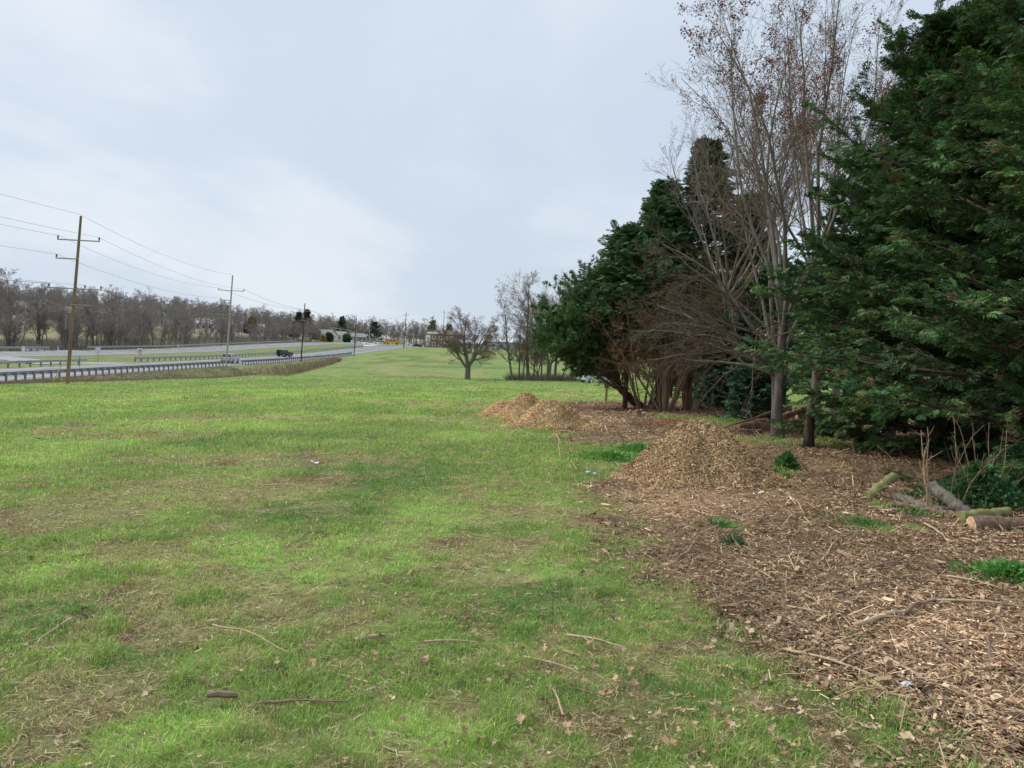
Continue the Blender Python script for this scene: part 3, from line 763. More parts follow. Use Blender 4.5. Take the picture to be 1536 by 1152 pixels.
def kite_cloud(name, C, r_, ln, wd, cols, parent, m, rep=1, jit=0., grp=None):
    C = np.repeat(C, rep, 0) + r_.normal(0, jit + 1e-6, (len(C) * rep, 3)); N = len(C)
    A = norm(r_.normal(0, 1, (N, 3))); B = norm(np.cross(A, r_.normal(0, 1, (N, 3)))); s = r_.uniform(.5, 1.4, (N, 1))
    V = np.stack([C, C + (A * .5 * ln + B * wd * .5) * s, C + A * ln * s, C + (A * .5 * ln - B * wd * .5) * s], 1).reshape(-1, 3)
    F_ = np.arange(N * 4).reshape(N, 4); cc = np.array(cols)[r_.integers(len(cols), size=N)] * r_.uniform(.75, 1.25, (N, 1))
    return mesh_np(name, V, F_, m, parent, col=cc)
maple(MX, MY, 61, 12.5, .12, 7, .27, 'tall leafless maple with grey trunk, many upright stems and red buds, behind the mulch pile', lh=3.0)
maple(MX + 2.3, MY + 3.4, 62, 13.5, .15, 5, .26, 'tall leafless maple with reddish tops rising directly behind the left edge of the big cypress', lh=3.4)
maple(MX + 1.6, MY + 5., 63, 12., .12, 5, .3, 'leafless maple with red-tinged crown behind the grey-trunked maple, further left', lh=2.2)
maple(MX + 4.4, MY + 7, 66, 14, .15, 6, .32, 'leafless maple seen through the upper gaps of the big cypress', lh=3.2)
maple(8.3, MY + 8.5, 64, 12.2, .10, 11, .66, 'pale-twigged leafless tree whose outer branches reach furthest left against the sky', False, lh=4.8, lean=(-.12, 0, 1), pale=True, t0=.4)

# -- low spreading leafless tree, its limbs sweeping left in front of the dark conifers
def sweeping():
    x, y = MX + .22, MY + .7
    t = thing('spreading_bare_tree', (x, y, tz(x, y)), 'low leafless tree whose long brown limbs sweep left in front of the dark conifers', 'tree')
    r_ = np.random.default_rng(77); gs = []
    P, Rd = grow(np.zeros((1, 3)), np.array([[-.05, 0, 1.]]), np.array([2.2]), np.array([.14]), np.array([.11]), 4, .03, 0, r_); gs.append((P, Rd, 8))
    N = 12
    el = r_.uniform(.12, .85, N); az_ = math.pi + r_.normal(0, .55, N)
    D = np.stack([np.cos(az_) * np.cos(el), np.sin(az_) * np.cos(el), np.sin(el)], 1)
    p0 = np.array([[-.1, 0, 1.6]]) + np.array([[0, 0, 1.]]) * r_.uniform(-.2, .9, (N, 1))
    L = r_.uniform(3.2, 4.6, N)
    P, Rd = grow(p0, D, L, r_.uniform(.04, .07, N), np.full(N, .008), 9, .11, -.02, r_); gs.append((P, Rd, 6))
    cur = (P, Rd, L)
    for k_, an, lr, rr, nn, sd_, wn, tr in ((10, .55, .42, .5, 6, 4, .12, -.03), (7, .6, .42, .5, 5, 3, .14, -.03), (6, .6, .45, .6, 4, 3, .15, -.02)):
        p, d, ln, ra = kids(*cur, k_, .22, .98, an, .2, lr, rr, r_, flat=.3); P2, R2 = grow(p, d, ln, ra, ra * .35, nn, wn, tr, r_)
        gs.append((P2, np.maximum(R2, .0035), sd_)); cur = (P2, R2, ln)
    split_build(t, gs, 2, bark_grey, twig_shaded)
sweeping()

# ------------------------------------------------------------------ conifers
def fern(r_, nl=6, w=.10):
    """flat spray in the xy plane, axis along x, length 1: kites"""
    ks = []
    def kite(p, a, L, wd):
        d = np.array([math.cos(a), math.sin(a)]); q = np.array([-d[1], d[0]])
        p = np.array(p); ks.append([p, p + d * L * .55 + q * wd * .5, p + d * L, p + d * L * .5 - q * wd * .5])
    kite((0, 0), 0, .75, w * .8); kite((.55, 0), r_.normal(0, .1), .45, w)
    for i in range(nl):
        t = .08 + .8 * i / nl; L = (.5 * (1 - t) + .16) * r_.uniform(.8, 1.2)
        for sg in (-1, 1):
            a = sg * r_.uniform(.55, .9); kite((t, 0), a, L, w)
            if L > .33: kite((t + .5 * L * math.cos(a), .5 * L * math.sin(a)), a - sg * .6, L * .45, w * .8)
    K = np.array(ks)  # (n,4,2)
    z = -.3 * K[..., 0] ** 2 - .2 * np.abs(K[..., 1]) + r_.normal(0, .03, K.shape[:2])
    return np.concatenate([K, z[..., None]], -1).reshape(-1, 3)
def place_sprays(tmpl, C, A, Nn, S):
    B = norm(np.cross(Nn, A)); Nn = np.cross(A, B)
    V = C[:, None] + S[:, None, None] * (tmpl[None, :, 0:1] * A[:, None] + tmpl[None, :, 1:2] * B[:, None] + tmpl[None, :, 2:3] * Nn[:, None])
    return V.reshape(-1, 3)
def conifer(name, loc, label, seed, H, Rb, nb, k2, k3, spray, base=.3, pw=1.5, cols=None, fw=.10, nl=6, trunk_r=.18, droop=-.02, rise=(.25, .95), lens=None, m=None, az_lim=None, tiltsd=.5, fine_bark=None, cat='tree', group=None):
    t = thing(name, loc, label, cat, group); r_ = np.random.default_rng(seed)
    P, Rd = grow(np.zeros((1, 3)), np.array([[0, 0, 1.]]), np.array([H * .97]), np.array([trunk_r]), np.array([.02]), 8, .012, 0, r_)
    gs = [(P, Rd, 9)]
    u = (np.arange(nb) + r_.uniform(0, 1, nb)) / nb; u = u ** .9
    zb = base + (H * .97 - base) * u
    R_ = Rb * (1 - u ** pw) * np.clip(r_.normal(.9, .2, nb), .5, 1.35) + .22
    az_ = np.arange(nb) * 2.39996 + r_.normal(0, .25, nb)
    if az_lim: az_ = az_lim[0] + (az_lim[1] - az_lim[0]) * ((np.arange(nb) * .61803) % 1)
    if lens is not None: R_ = R_ * lens(az_, u)
    el = rise[0] + (rise[1] - rise[0]) * u + r_.normal(0, .12, nb)
    D = np.stack([np.cos(az_) * np.cos(el), np.sin(az_) * np.cos(el), np.sin(el)], 1)
    tt = zb / (H * .97) * 7; i = np.minimum(tt.astype(int), 6); f = (tt - i)[:, None]
    p0 = P[0][i] * (1 - f) + P[0][i + 1] * f
    L = R_ / np.cos(np.clip(el, 0, 1.1))
    br = .012 + .010 * L
    P1, R1 = grow(p0, D, L, br, br * .2, 7, .05, .03, r_); gs.append((P1, R1, 4))
    p, d, ln, ra = kids(P1, R1, L, k2, .22, 1., .75, .15, .30, .5, r_, flat=.75, fall=.55)
    ln = ln + .12
    P2, R2 = grow(p, d, ln, ra, ra * .3, 4, .07, droop, r_); gs.append((P2, R2, 3))
    p, d, ln3, ra = kids(P2, R2, ln, k3, .15, 1., .5, .2, .3, .5, r_, flat=.8)
    # tips of boughs too
    V, F_ = cat_(gs[:1]); mesh_np('trunk', V, F_, fine_bark or bark_dark, t, smooth=True)
    V, F_ = cat_(gs[1:]); mesh_np('branches', V, F_, fine_bark or bark_dark, t, smooth=True)
    N = len(p); nv = norm(np.array([0, 0, 1.]) + r_.normal(0, tiltsd, (N, 3)))
    S = spray * np.clip(r_.lognormal(-.08, .33, N), .45, 1.9)
    d = norm(d + np.array([0, 0, -.05]) + r_.normal(0, .12, (N, 3)))
    cols = np.array(cols if cols is not None else [(.035, .085, .032), (.045, .10, .035), (.03, .07, .03), (.06, .125, .04)])
    bi = np.repeat(np.arange(nb), k2 * k3)
    bt = np.clip(r_.normal(1, .16, nb), .6, 1.5)[bi]
    Vs, Fs, Cs, o = [], [], [], 0
    T = [fern(r_, nl, fw) for _ in range(5)]
    pick = r_.integers(5, size=N)
    for q in range(5):
        s_ = pick == q
        if not s_.any(): continue
        V = place_sprays(T[q], p[s_], d[s_], nv[s_], S[s_]); kk = len(T[q]) // 4
        Vs.append(V); Fs.append(np.arange(len(V)).reshape(-1, 4) + o); o += len(V)
        c = cols[r_.integers(len(cols), size=s_.sum())] * (bt[s_] * r_.uniform(.75, 1.25, s_.sum()))[:, None]
        Cs.append(np.repeat(c, kk, 0) * r_.uniform(.85, 1.2, (s_.sum() * kk, 1)))
    mesh_np('crown', np.concatenate(Vs), np.concatenate(Fs), m or leafm, t, col=np.concatenate(Cs))
    return t
dead_m = mat('dead_brown_twigs', (.26, .165, .095), .95, .3, 1.5, spec=.05)
stem_bark = bark('stem_bark', (.29, .195, .12), (.15, .105, .07), 8, .2, .5)
bark_dark = bark('conifer_bark', (.10, .07, .05), (.045, .035, .028), 9, .2, .5)
skirt = lambda a, u: .5 + .5 * sstep(0, .24, u)
GC = [(.05, .115, .036), (.062, .135, .042), (.045, .10, .034), (.085, .165, .046), (.125, .215, .06), (.038, .085, .032), (.055, .12, .038), (.07, .145, .042), (.05, .11, .036), (.15, .115, .06)]
conifer('cypress_tree', (9.0, 11.4, tz(9, 11.4)), 'largest dark green cypress, filling the right edge and cut off at the top', 11, 10.6, 3.9, 290, 18, 19, .165, base=.12, pw=1.0, fw=.095, nl=4, tiltsd=.75, rise=(-.08, 1.2), cols=GC, trunk_r=.2)
conifer('cypress_tree', (8.7, 15.6, tz(8.7, 15.6)), 'dark green cypress left of the largest one, feathery boughs reaching out left', 12, 8.6, 3.9, 250, 18, 19, .165, base=.1, lens=skirt, pw=.95, fw=.10, nl=4, tiltsd=.75, rise=(-.08, 1.2), cols=GC, trunk_r=.2)
conifer('cypress_tree', (9.8, 19.8, tz(9.8, 19.8)), 'dark cypress half hidden behind the two large ones, low boughs reaching the maple', 13, 7.2, 3.5, 165, 14, 11, .22, base=.6, lens=skirt, pw=1.1, fw=.11, nl=4, tiltsd=.75, cols=GC[:3], trunk_r=.18)
BR = [(.08, .14, .055), (.07, .155, .06), (.10, .165, .065), (.065, .125, .05)]
x, y, z = AT(1050, 612, 33.5)
conifer('cypress_tree', (x, y, tz(x, y)), 'tall dark conifer with thinning brownish top, the highest of the group beyond the mulch piles', 14, 11.8, 3.7, 190, 11, 6, .24, base=2.4, rise=(.15, .6), pw=.8, cols=[(.10, .115, .06), (.08, .11, .055), (.14, .10, .065), (.075, .12, .055)], fw=.09, nl=5, trunk_r=.12, m=leafm_dull)
x, y, z = AT(985, 612, 32.5)
conifer('cypress_tree', (x, y, tz(x, y)), 'dark green conifer with pointed top, just left of the tallest of the group', 15, 9.6, 3.2, 160, 11, 6, .26, base=2.4, rise=(.15, .6), pw=.8, cols=BR, fw=.095, nl=5, trunk_r=.12)
x, y, z = AT(938, 600, 33.)
conifer('cypress_tree', (x, y, tz(x, y)), 'dark green conifer left of centre in the group, behind the trunks fanning from the ground', 16, 7.4, 2.7, 150, 11, 6, .34, base=2.4, pw=1.1, cols=BR, fw=.10, nl=5, trunk_r=.12)
x, y, z = AT(1112, 600, 35.)
conifer('cypress_tree', (x, y, tz(x, y)), 'dark conifer behind the grey-trunked maple, right end of the group', 17, 9.8, 3.3, 140, 11, 6, .28, base=.6, rise=(.15, .6), pw=.8, cols=BR, fw=.10, nl=5, trunk_r=.12)
# pine spreading left
def pine():
    x, y, z = AT(970, 603, 33.5); z = tz(x, y) - .1
    t = thing('leaning_pine', (x, y, z), 'green pine with a thick low trunk leaning left, its bushy boughs overhanging the grass', 'tree')
    r_ = np.random.default_rng(88); gs = []
    P, Rd = grow(np.zeros((1, 3)), np.array([[-.9, 0, .5]]), np.array([4.3]), np.array([.2]), np.array([.08]), 7, .03, .13, r_); gs.append((P, Rd, 9))
    K = 210; C = []
    for (px, py, D, rr) in ((893, 425, 33.5, 1.45), (860, 462, 33, 1.5), (842, 500, 32.6, 1.25), (905, 480, 33.5, 1.7), (885, 520, 33., 1.15), (925, 440, 34, 1.5), (945, 500, 33.5, 1.4)):
        c = np.array(AT(px, py, D)) - np.array([x, y, z]); q = norm(r_.normal(0, 1, (K // 7, 3))) * r_.uniform(.3, 1, (K // 7, 1)) ** .6 * rr * np.array([1, 1.1, .85]); C.append(c + q)
    C = np.concatenate(C); N = len(C)
    tt = r_.uniform(.25, 1, N); k0 = (tt * 6).astype(int).clip(0, 5); f = (tt * 6 - k0)[:, None]
    p0 = P[0][k0] * (1 - f) + P[0][k0 + 1] * f; st = np.linspace(0, 1, 7)[None, :, None]
    mid = (p0 + C) / 2 + r_.normal(0, .18, (N, 3)) + np.array([0, 0, -.2])
    P1 = (1 - st) ** 2 * p0[:, None] + 2 * st * (1 - st) * mid[:, None] + st ** 2 * C[:, None]
    R1 = np.linspace(.032, .008, 7)[None] * np.ones((N, 1)); gs.append((P1, R1, 4))
    p, d, ln, ra = kids(P1, R1, np.full(N, 1.5), 9, .55, 1., .8, .25, .42, .6, r_, fall=.2); P2, R2 = grow(p, d, ln, ra, ra * .4, 4, .1, .04, r_); gs.append((P2, R2, 3))
    # dead lower twigs, brown
    p, d, lq, ra = kids(P1, R1, np.full(N, 1.2), 5, .12, .55, .8, .25, .5, .4, r_); P3, R3 = grow(p, d, lq, ra, ra * .4, 4, .15, -.02, r_)
    V, F_ = cat_(gs[:1]); mesh_np('trunk', V, F_, bark_dark, t, smooth=True)
    V, F_ = cat_(gs[1:] + [(P3, R3, 3)]); mesh_np('branches', V, F_, stem_bark, t, smooth=True)
    p, d, ln, ra = kids(P2, R2, ln, 8, .1, 1., .6, .2, .3, .5, r_); N = len(p)
    K = 16; C = np.repeat(p, K, 0); dd = np.repeat(d, K, 0) + r_.normal(0, .6, (N * K, 3)) + np.array([0, 0, .15]); dd = norm(dd)
    B = norm(np.cross(dd, r_.normal(0, 1, dd.shape))); s = r_.uniform(.10, .2, (N * K, 1))
    V = np.stack([C, C + dd * s * .5 + B * .012, C + dd * s, C + dd * s * .5 - B * .012], 1).reshape(-1, 3)
    cc = np.array([(.085, .17, .055), (.07, .15, .05), (.11, .20, .065)])[r_.integers(3, size=N)] * r_.uniform(.7, 1.3, (N, 1))
    mesh_np('needles', V, np.arange(len(V)).reshape(-1, 4), leafm, t, col=np.repeat(cc, K, 0))
pine()
def blobshrub(name, loc, label, seed, H, Rr, cols, cat='shrub', N=9000, kl=.12, kw=.05, lobes=9, z0=.1, m=None):
    t = thing(name, loc, label, cat); r_ = np.random.default_rng(seed)
    # stems
    ns = 14; a = r_.uniform(0, 6.28, ns); D = np.stack([np.cos(a) * .5, np.sin(a) * .5, np.ones(ns)], 1)
    P, Rd = grow(np.zeros((ns, 3)), D, np.full(ns, H * .9), np.full(ns, .02 + .006 * H), np.full(ns, .004), 5, .1, .0, r_)
    V, F_ = cat_([(P, Rd, 5)]); mesh_np('stems', V, F_, bark_dark, t, smooth=True)
    la = r_.uniform(0, 6.28, lobes); lz = z0 * H + (1 - z0) * H * r_.uniform(.1, .85, lobes); lr = Rr * (1 - (lz / H) ** 2 * .7)
    C = np.stack([np.cos(la) * lr * .5, np.sin(la) * lr * .5, lz], 1); S = Rr * r_.uniform(.38, .62, lobes)
    li = r_.integers(lobes, size=N); dirs = norm(r_.normal(0, 1, (N, 3))); rad = r_.uniform(.45, 1.05, N) ** .6
    Q = C[li] + dirs * (S[li] * rad)[:, None]; Q[:, 2] = np.clip(Q[:, 2], .03, H * 1.05)
    A = norm(dirs + r_.normal(0, .6, (N, 3)) + np.array([0, 0, .2])); B = norm(np.cross(A, r_.normal(0, 1, A.shape))); s = r_.uniform(.6, 1.4, (N, 1))
    V = np.stack([Q, Q + (A * kl * .5 + B * kw * .5) * s, Q + A * kl * s, Q + (A * kl * .5 - B * kw * .5) * s], 1).reshape(-1, 3)
    cc = np.array(cols)[r_.integers(len(cols), size=N)] * r_.uniform(.75, 1.25, (N, 1)) * np.clip(r_.normal(1, .15, lobes), .7, 1.3)[li][:, None]
    mesh_np('foliage', V, np.arange(N * 4).reshape(N, 4), m or leafm, t, col=cc)
    return t
x, y, z = AT(1097, 612, 27.); conifer('small_conifer', (x, y, tz(x, y)), 'small dark conical evergreen between the fanning stems and the maple trunk', 21, 3.1, 1.05, 90, 10, 5, .26, base=.1, pw=1.6, cols=[(.022, .05, .026), (.03, .065, .03)], fw=.14, nl=4, trunk_r=.06)
x, y, z = AT(1134, 622, 24.); conifer('juniper_bush', (x, y, tz(x, y)), 'low blue-green juniper bush left of the maple trunk', 22, 1.75, .75, 90, 10, 5, .15, base=.05, pw=2.0, cols=[(.06, .12, .07), (.075, .14, .08), (.05, .10, .06)], fw=.13, nl=4, trunk_r=.03, cat='shrub')

# stems fanning from the ground under the middle conifers
def stems(px, D, seed, N, H, spread, label, r0=.05, m=None):
    x, y, z = AT(px, 612, D); z = tz(x, y)
    t = thing('multi_stem_tree', (x, y, z - .05), label, 'tree'); r_ = np.random.default_rng(seed)
    a = r_.uniform(0, 6.28, N); an = np.abs(r_.normal(0, spread, N)) + .04
    D_ = np.stack([np.sin(an) * np.cos(a), np.sin(an) * np.sin(a), np.cos(an)], 1); p0 = np.stack([np.cos(a) * .22, np.sin(a) * .22, np.zeros(N)], 1) * r_.uniform(.3, 1.3, (N, 1))
    L = H * r_.uniform(.7, 1.1, N)
    P, Rd = grow(p0, D_, L, r0 * r_.uniform(.5, 1.2, N), np.full(N, .012), 8, .045, .03, r_)
    gs = [(P, Rd, 7)]; cur = (P, Rd, L)
    for k_, an_, lr, rr, nn, wn in ((14, .8, .3, .4, 5, .12), (8, .7, .42, .5, 4, .15), (5, .7, .5, .6, 3, .15)):
        p, d, ln, ra = kids(*cur, k_, .25, .98, an_, .25, lr, rr, r_); P2, R2 = grow(p, d, ln, ra, ra * .4, nn, wn, .0, r_)
        gs.append((P2, np.maximum(R2, .004), 3)); cur = (P2, R2, ln)
    split_build(t, gs, 1, m or stem_bark, dead_m, ('stems', 'dead_branches'))
stems(1035, 31.5, 91, 18, 6.0, .16, 'cluster of slim brown stems fanning up under the tallest conifer', .075)
stems(998, 31., 92, 16, 5.6, .26, 'brown multi-stemmed trunk left of the stem cluster, branching low', .07)
stems(965, 32., 93, 12, 4.8, .5, 'dead brown stems leaning left beneath the middle conifer', .05)
stems(1062, 32., 94, 11, 5., .12, 'thin brown stems right of the stem cluster, beside the small dark evergreen', .05)

# evergreens and bare trees closing the view behind the hedge row
for i, (px, D, H, Rb) in enumerate(((1180, 44, 7.5, 3.0), (1270, 40, 8, 3.2), (1010, 47, 6, 2.6), (1085, 50, 6.5, 2.6))):
    x = BX(px, D); conifer('cypress_tree', (x, D, tz(x, D)), ['dark evergreen far behind the maple trunks, right of the small conical one', 'dark evergreen glimpsed through gaps of the large cypresses', 'dark evergreen glimpsed between the fanning stems', 'dark evergreen far behind the small conical one'][i], 30 + i, H, Rb, 70, 9, 4, .45, base=.3, pw=1.5, cols=BR, fw=.2, nl=3, trunk_r=.1)

# ------------------------------------------------------------------ grass blades and litter (uncountable ground cover)
rg = np.random.default_rng(2024)
def wedge(N, d0, d1, side=.82, xoff=0.):
    """points in front of the camera, density falling as 1/D^2"""
    D = d0 * (d1 / d0) ** rg.uniform(0, 1, N); X = rg.uniform(-side, side, N) * D + xoff
    return X, D
def grass_mesh():
    N = 740000
    X, Y = wedge(N, 2.2, 112, .84); k_ = (X > -36 - rg.uniform(0, 2, N)); X, Y = X[k_], Y[k_]; N = len(X); m = mulch(X, Y); c = grass_rgb(X, Y)
    dryish = np.clip((c[:, 0] / c[:, 1] - .7) * 3, 0, 1)
    keep = rg.uniform(0, 1, N) > np.clip(m * 1.02 + .22 * dryish, 0, .99)
    X, Y, c, m, dryish = X[keep], Y[keep], c[keep], m[keep], dryish[keep]; N = len(X); D = np.hypot(X, Y)
    Z = terrain(X, Y) + .035 * (fbm(X * 2.2, Y * 2.2, 61, 3) - .5) * (D < 30) + .02 * m - .004
    tall = .45 + 1.1 * fbm(X * 1.6 + 7, Y * 1.6, 91, 3) ** 1.4 + 1.3 * sstep(.56, .74, fbm(X * 3.6, Y * 3.6, 95, 3))
    H = .043 * tall * rg.uniform(.5, 1.35, N) * (1 - .45 * dryish) * np.clip(D / 10, 1, 1.7)
    W = np.maximum(.0032, D * .00105) * rg.uniform(.7, 1.3, N)
    a = rg.uniform(0, 2 * np.pi, N); ln = np.abs(rg.normal(.45, .35, N)); A = np.stack([np.cos(a), np.sin(a), np.zeros(N)], 1)
    b = a + rg.normal(1.57, .5, N); B = np.stack([np.cos(b), np.sin(b), np.zeros(N)], 1)
    P = np.stack([X, Y, Z], 1); up = np.array([0, 0, 1.])
    mid = P + (up * .6 + A * (ln * .35)[:, None]) * H[:, None]; tip = P + (up * (1 - .25 * ln)[:, None] + A * ln[:, None]) * H[:, None]
    V = np.stack([P, mid + B * (W / 2)[:, None], tip, mid - B * (W / 2)[:, None]], 1).reshape(-1, 3)
    v = rg.uniform(.72, 1.32, N)[:, None]; c = c * v * 1.42
    straw = rg.uniform(0, 1, N) < (.05 + .25 * dryish); c[straw] = np.array([.46, .39, .22]) * rg.uniform(.6, 1.2, (straw.sum(), 1))
    yel_ = rg.uniform(0, 1, N) < .12; c[yel_] *= np.array([1.3, 1.15, .9])
    o = mesh_np('grass', V, np.arange(N * 4).reshape(N, 4), vmat('grass_blades', .3, .6, .3), col=c)
    tag(o, 'short mixed green lawn grass with dry patches covering the field', 'grass', kind='stuff')
grass_mesh()
def sliver(P, A, Nn, L, W, bend=.0):
    """elongated quads lying on P along A"""
    B = norm(np.cross(Nn, A)); h = (L / 2)[:, None]; w_ = (W / 2)[:, None]
    lift = Nn * (bend * L)[:, None] if np.ndim(bend) else 0
    return np.stack([P - A * h - B * w_ * .7, P + A * h - B * w_ + lift, P + A * h * .96 + B * w_ * .6 + lift, P - A * h + B * w_], 1).reshape(-1, 3)
CHIP = np.array([(.44, .32, .20), (.35, .24, .15), (.265, .175, .105), (.20, .13, .078), (.135, .088, .057), (.56, .43, .28), (.09, .06, .04), (.31, .205, .12)])
CP = np.array([.09, .13, .19, .2, .16, .04, .11, .08])
def litter():
    N = 460000
    X, Y = wedge(N, 2.2, 46, .84); m = mulch(X, Y); ex = wsum(X, Y, DRY_IN)
    sc = .03 * sstep(.5, .66, fbm(X * .9, Y * .9, 97, 3))
    keep = rg.uniform(0, 1, N) < np.clip(m - .3 * ex, 0, 1) ** .8 + sc + .004
    X, Y, m = X[keep], Y[keep], m[keep]; N = len(X); D = np.hypot(X, Y)
    Z = terrain(X, Y) + .035 * (fbm(X * 2.2, Y * 2.2, 61, 3) - .5) * (D < 30) + .02 * m
    a = rg.uniform(0, 6.28, N); long_ = rg.uniform(0, 1, N) < .07
    L = np.where(long_, rg.uniform(.08, .26, N), rg.uniform(.012, .055, N)) * np.clip(D / 9, 1, 1.8)
    W = np.where(long_, rg.uniform(.002, .006, N), rg.uniform(.004, .016, N)); W = np.maximum(W, D * .0011)
    tl = rg.normal(0, .22, N); A = np.stack([np.cos(a) * np.cos(tl), np.sin(a) * np.cos(tl), np.sin(tl)], 1)
    Nn = norm(np.array([0, 0, 1.]) + rg.normal(0, .35, (N, 3)))
    P = np.stack([X, Y, Z + .006 + np.abs(rg.normal(0, .012, N)) + np.abs(np.sin(tl)) * L * .4], 1)
    ci = rg.choice(8, size=N, p=CP / CP.sum()); big = rg.uniform(0, 1, N) < .035; L = np.where(big, rg.uniform(.05, .12, N), L); W = np.where(big, rg.uniform(.015, .04, N), W)
    tiny = rg.uniform(0, 1, N) < .35; L = np.where(tiny, L * .45, L); lum = .38 + 1.35 * fbm(X * .8, Y * .8, 53) * (.6 + .8 * fbm(X * 4, Y * 4, 54, 2)); lum = lum + .55 * np.clip(wsum(X, Y, CHIP_LIGHT), 0, 1)
    c = CHIP[ci] * (lum * rg.uniform(.8, 1.2, N))[:, None]
    o = mesh_np('wood_chips', sliver(P, A, Nn, L, W), np.arange(N * 4).reshape(N, 4), stuffm, col=c)
    tag(o, 'brown wood chips, shredded bark and twigs strewn along the tree row', 'wood chips', kind='stuff')
litter()
def straw():
    N = 150000; X, Y = wedge(N, 2.2, 40, .84); c = grass_rgb(X, Y); q = np.clip((c[:, 0] / c[:, 1] - .72) * 3, 0, 1)
    keep = rg.uniform(0, 1, N) < q * .5 * (1 - mulch(X, Y)) + .02; X, Y = X[keep], Y[keep]; N = len(X); D = np.hypot(X, Y)
    Z = terrain(X, Y) + .035 * (fbm(X * 2.2, Y * 2.2, 61, 3) - .5) * (D < 30)
    a = rg.uniform(0, 6.28, N); tl = rg.normal(.1, .2, N); A = np.stack([np.cos(a) * np.cos(tl), np.sin(a) * np.cos(tl), np.sin(tl)], 1)
    P = np.stack([X, Y, Z + .008 + np.abs(rg.normal(0, .008, N))], 1); L = rg.uniform(.02, .08, N) * np.clip(D / 9, 1, 1.8); W = np.maximum(rg.uniform(.002, .004, N), D * .0009)
    cc = np.array([(.50, .43, .26), (.40, .33, .18), (.30, .22, .13), (.22, .15, .09), (.44, .40, .20)])[rg.integers(5, size=N)] * rg.uniform(.7, 1.2, (N, 1))
    tag(mesh_np('dead_thatch', sliver(P, A, norm(np.array([0, 0, 1.]) + rg.normal(0, .4, (N, 3))), L, W), np.arange(N * 4).reshape(N, 4), stuffm, col=cc), 'matted dead straw in the dry patches of the lawn', 'dead grass', kind='stuff')
straw()
# oak leaf: lobed outline, slightly curled
def leaf_outline(r_):
    pts = [(0, -.5)]
    lob = [(.06, -.40), (.20, -.34), (.09, -.24), (.27, -.10), (.10, -.04), (.30, .14), (.11, .17), (.20, .36), (.08, .33), (.0, .5)]
    for x_, y_ in lob: pts.append((x_ * r_.uniform(.8, 1.15), y_ + r_.normal(0, .015)))
    for x_, y_ in lob[:-1][::-1]: pts.append((-x_ * r_.uniform(.8, 1.15), y_ + r_.normal(0, .015)))
    return np.array(pts)
def leaf_tmpl(r_):
    o = leaf_outline(r_); n = len(o); V = np.concatenate([[(0, -.3), (0, 0.), (0, .3)], o]); cu = r_.uniform(-.9, .9); cv = r_.uniform(.1, .7)
    z = cv * V[:, 0] ** 2 * 3.2 + cu * V[:, 1] ** 2 * 1.1 + r_.normal(0, .02, len(V))
    F_ = []
    for i in range(n):
        ym = (o[i][1] + o[(i + 1) % n][1]) / 2; c = 0 if ym < -.15 else (1 if ym < .15 else 2); F_.append([c, 3 + i, 3 + (i + 1) % n])
    F_ += [[0, 3 + 3, 1], [1, 3 + 6, 2], [1, 3 + n - 3, 0], [2, 3 + n - 6, 1]]
    return np.c_[V, z], np.array(F_)
LT = [leaf_tmpl(np.random.default_rng(600 + i)) for i in range(7)]
LCOL = [(.40, .28, .17), (.33, .22, .12), (.50, .38, .25), (.25, .155, .09), (.42, .30, .19)]
def leaf_litter():
    N = 7000; X, Y = wedge(N, 2.2, 16, .84); m = mulch(X, Y)
    near = np.exp(-((X - 1.9 - .15 * (Y - 3)) / 1.6) ** 2) * sstep(6.5, 3.5, Y)
    keep = rg.uniform(0, 1, N) < np.clip(.10 + .35 * m + .9 * near + .5 * m * sstep(8, 5, Y), 0, 1) * np.where(m > .5, 1, .75); X, Y, m = X[keep], Y[keep], m[keep]; N = len(X); D = np.hypot(X, Y)
    Z = terrain(X, Y) + .035 * (fbm(X * 2.2, Y * 2.2, 61, 3) - .5) + .02 * m
    Vs, Fs, Cs, o = [], [], [], 0
    for i in range(N):
        V, F_ = LT[i % 7]; s = rg.uniform(.025, .078); M = np.array(Matrix.Rotation(rg.uniform(0, 6.28), 3, 'Z') @ Matrix.Rotation(rg.normal(0, .45), 3, 'X') @ Matrix.Rotation(rg.normal(0, .45), 3, 'Y'))
        Vs.append(V @ M.T * s + np.array([X[i], Y[i], Z[i] + .022 + .02 * (m[i] < .5)])); Fs.append(F_ + o); o += len(V)
        Cs.append(np.tile(np.array(LCOL[rg.integers(5)]) * rg.uniform(.7, 1.25), (len(F_), 1)))
    ob = mesh_np('leaf_litter', np.concatenate(Vs), np.concatenate(Fs), leafm_dry, col=np.concatenate(Cs))
    tag(ob, 'dry brown oak leaves and leaf scraps scattered over chips and grass', 'leaf litter', kind='stuff')
leafm_dry = vmat('dry_leaf', .15, .75, .2)
leaf_litter()
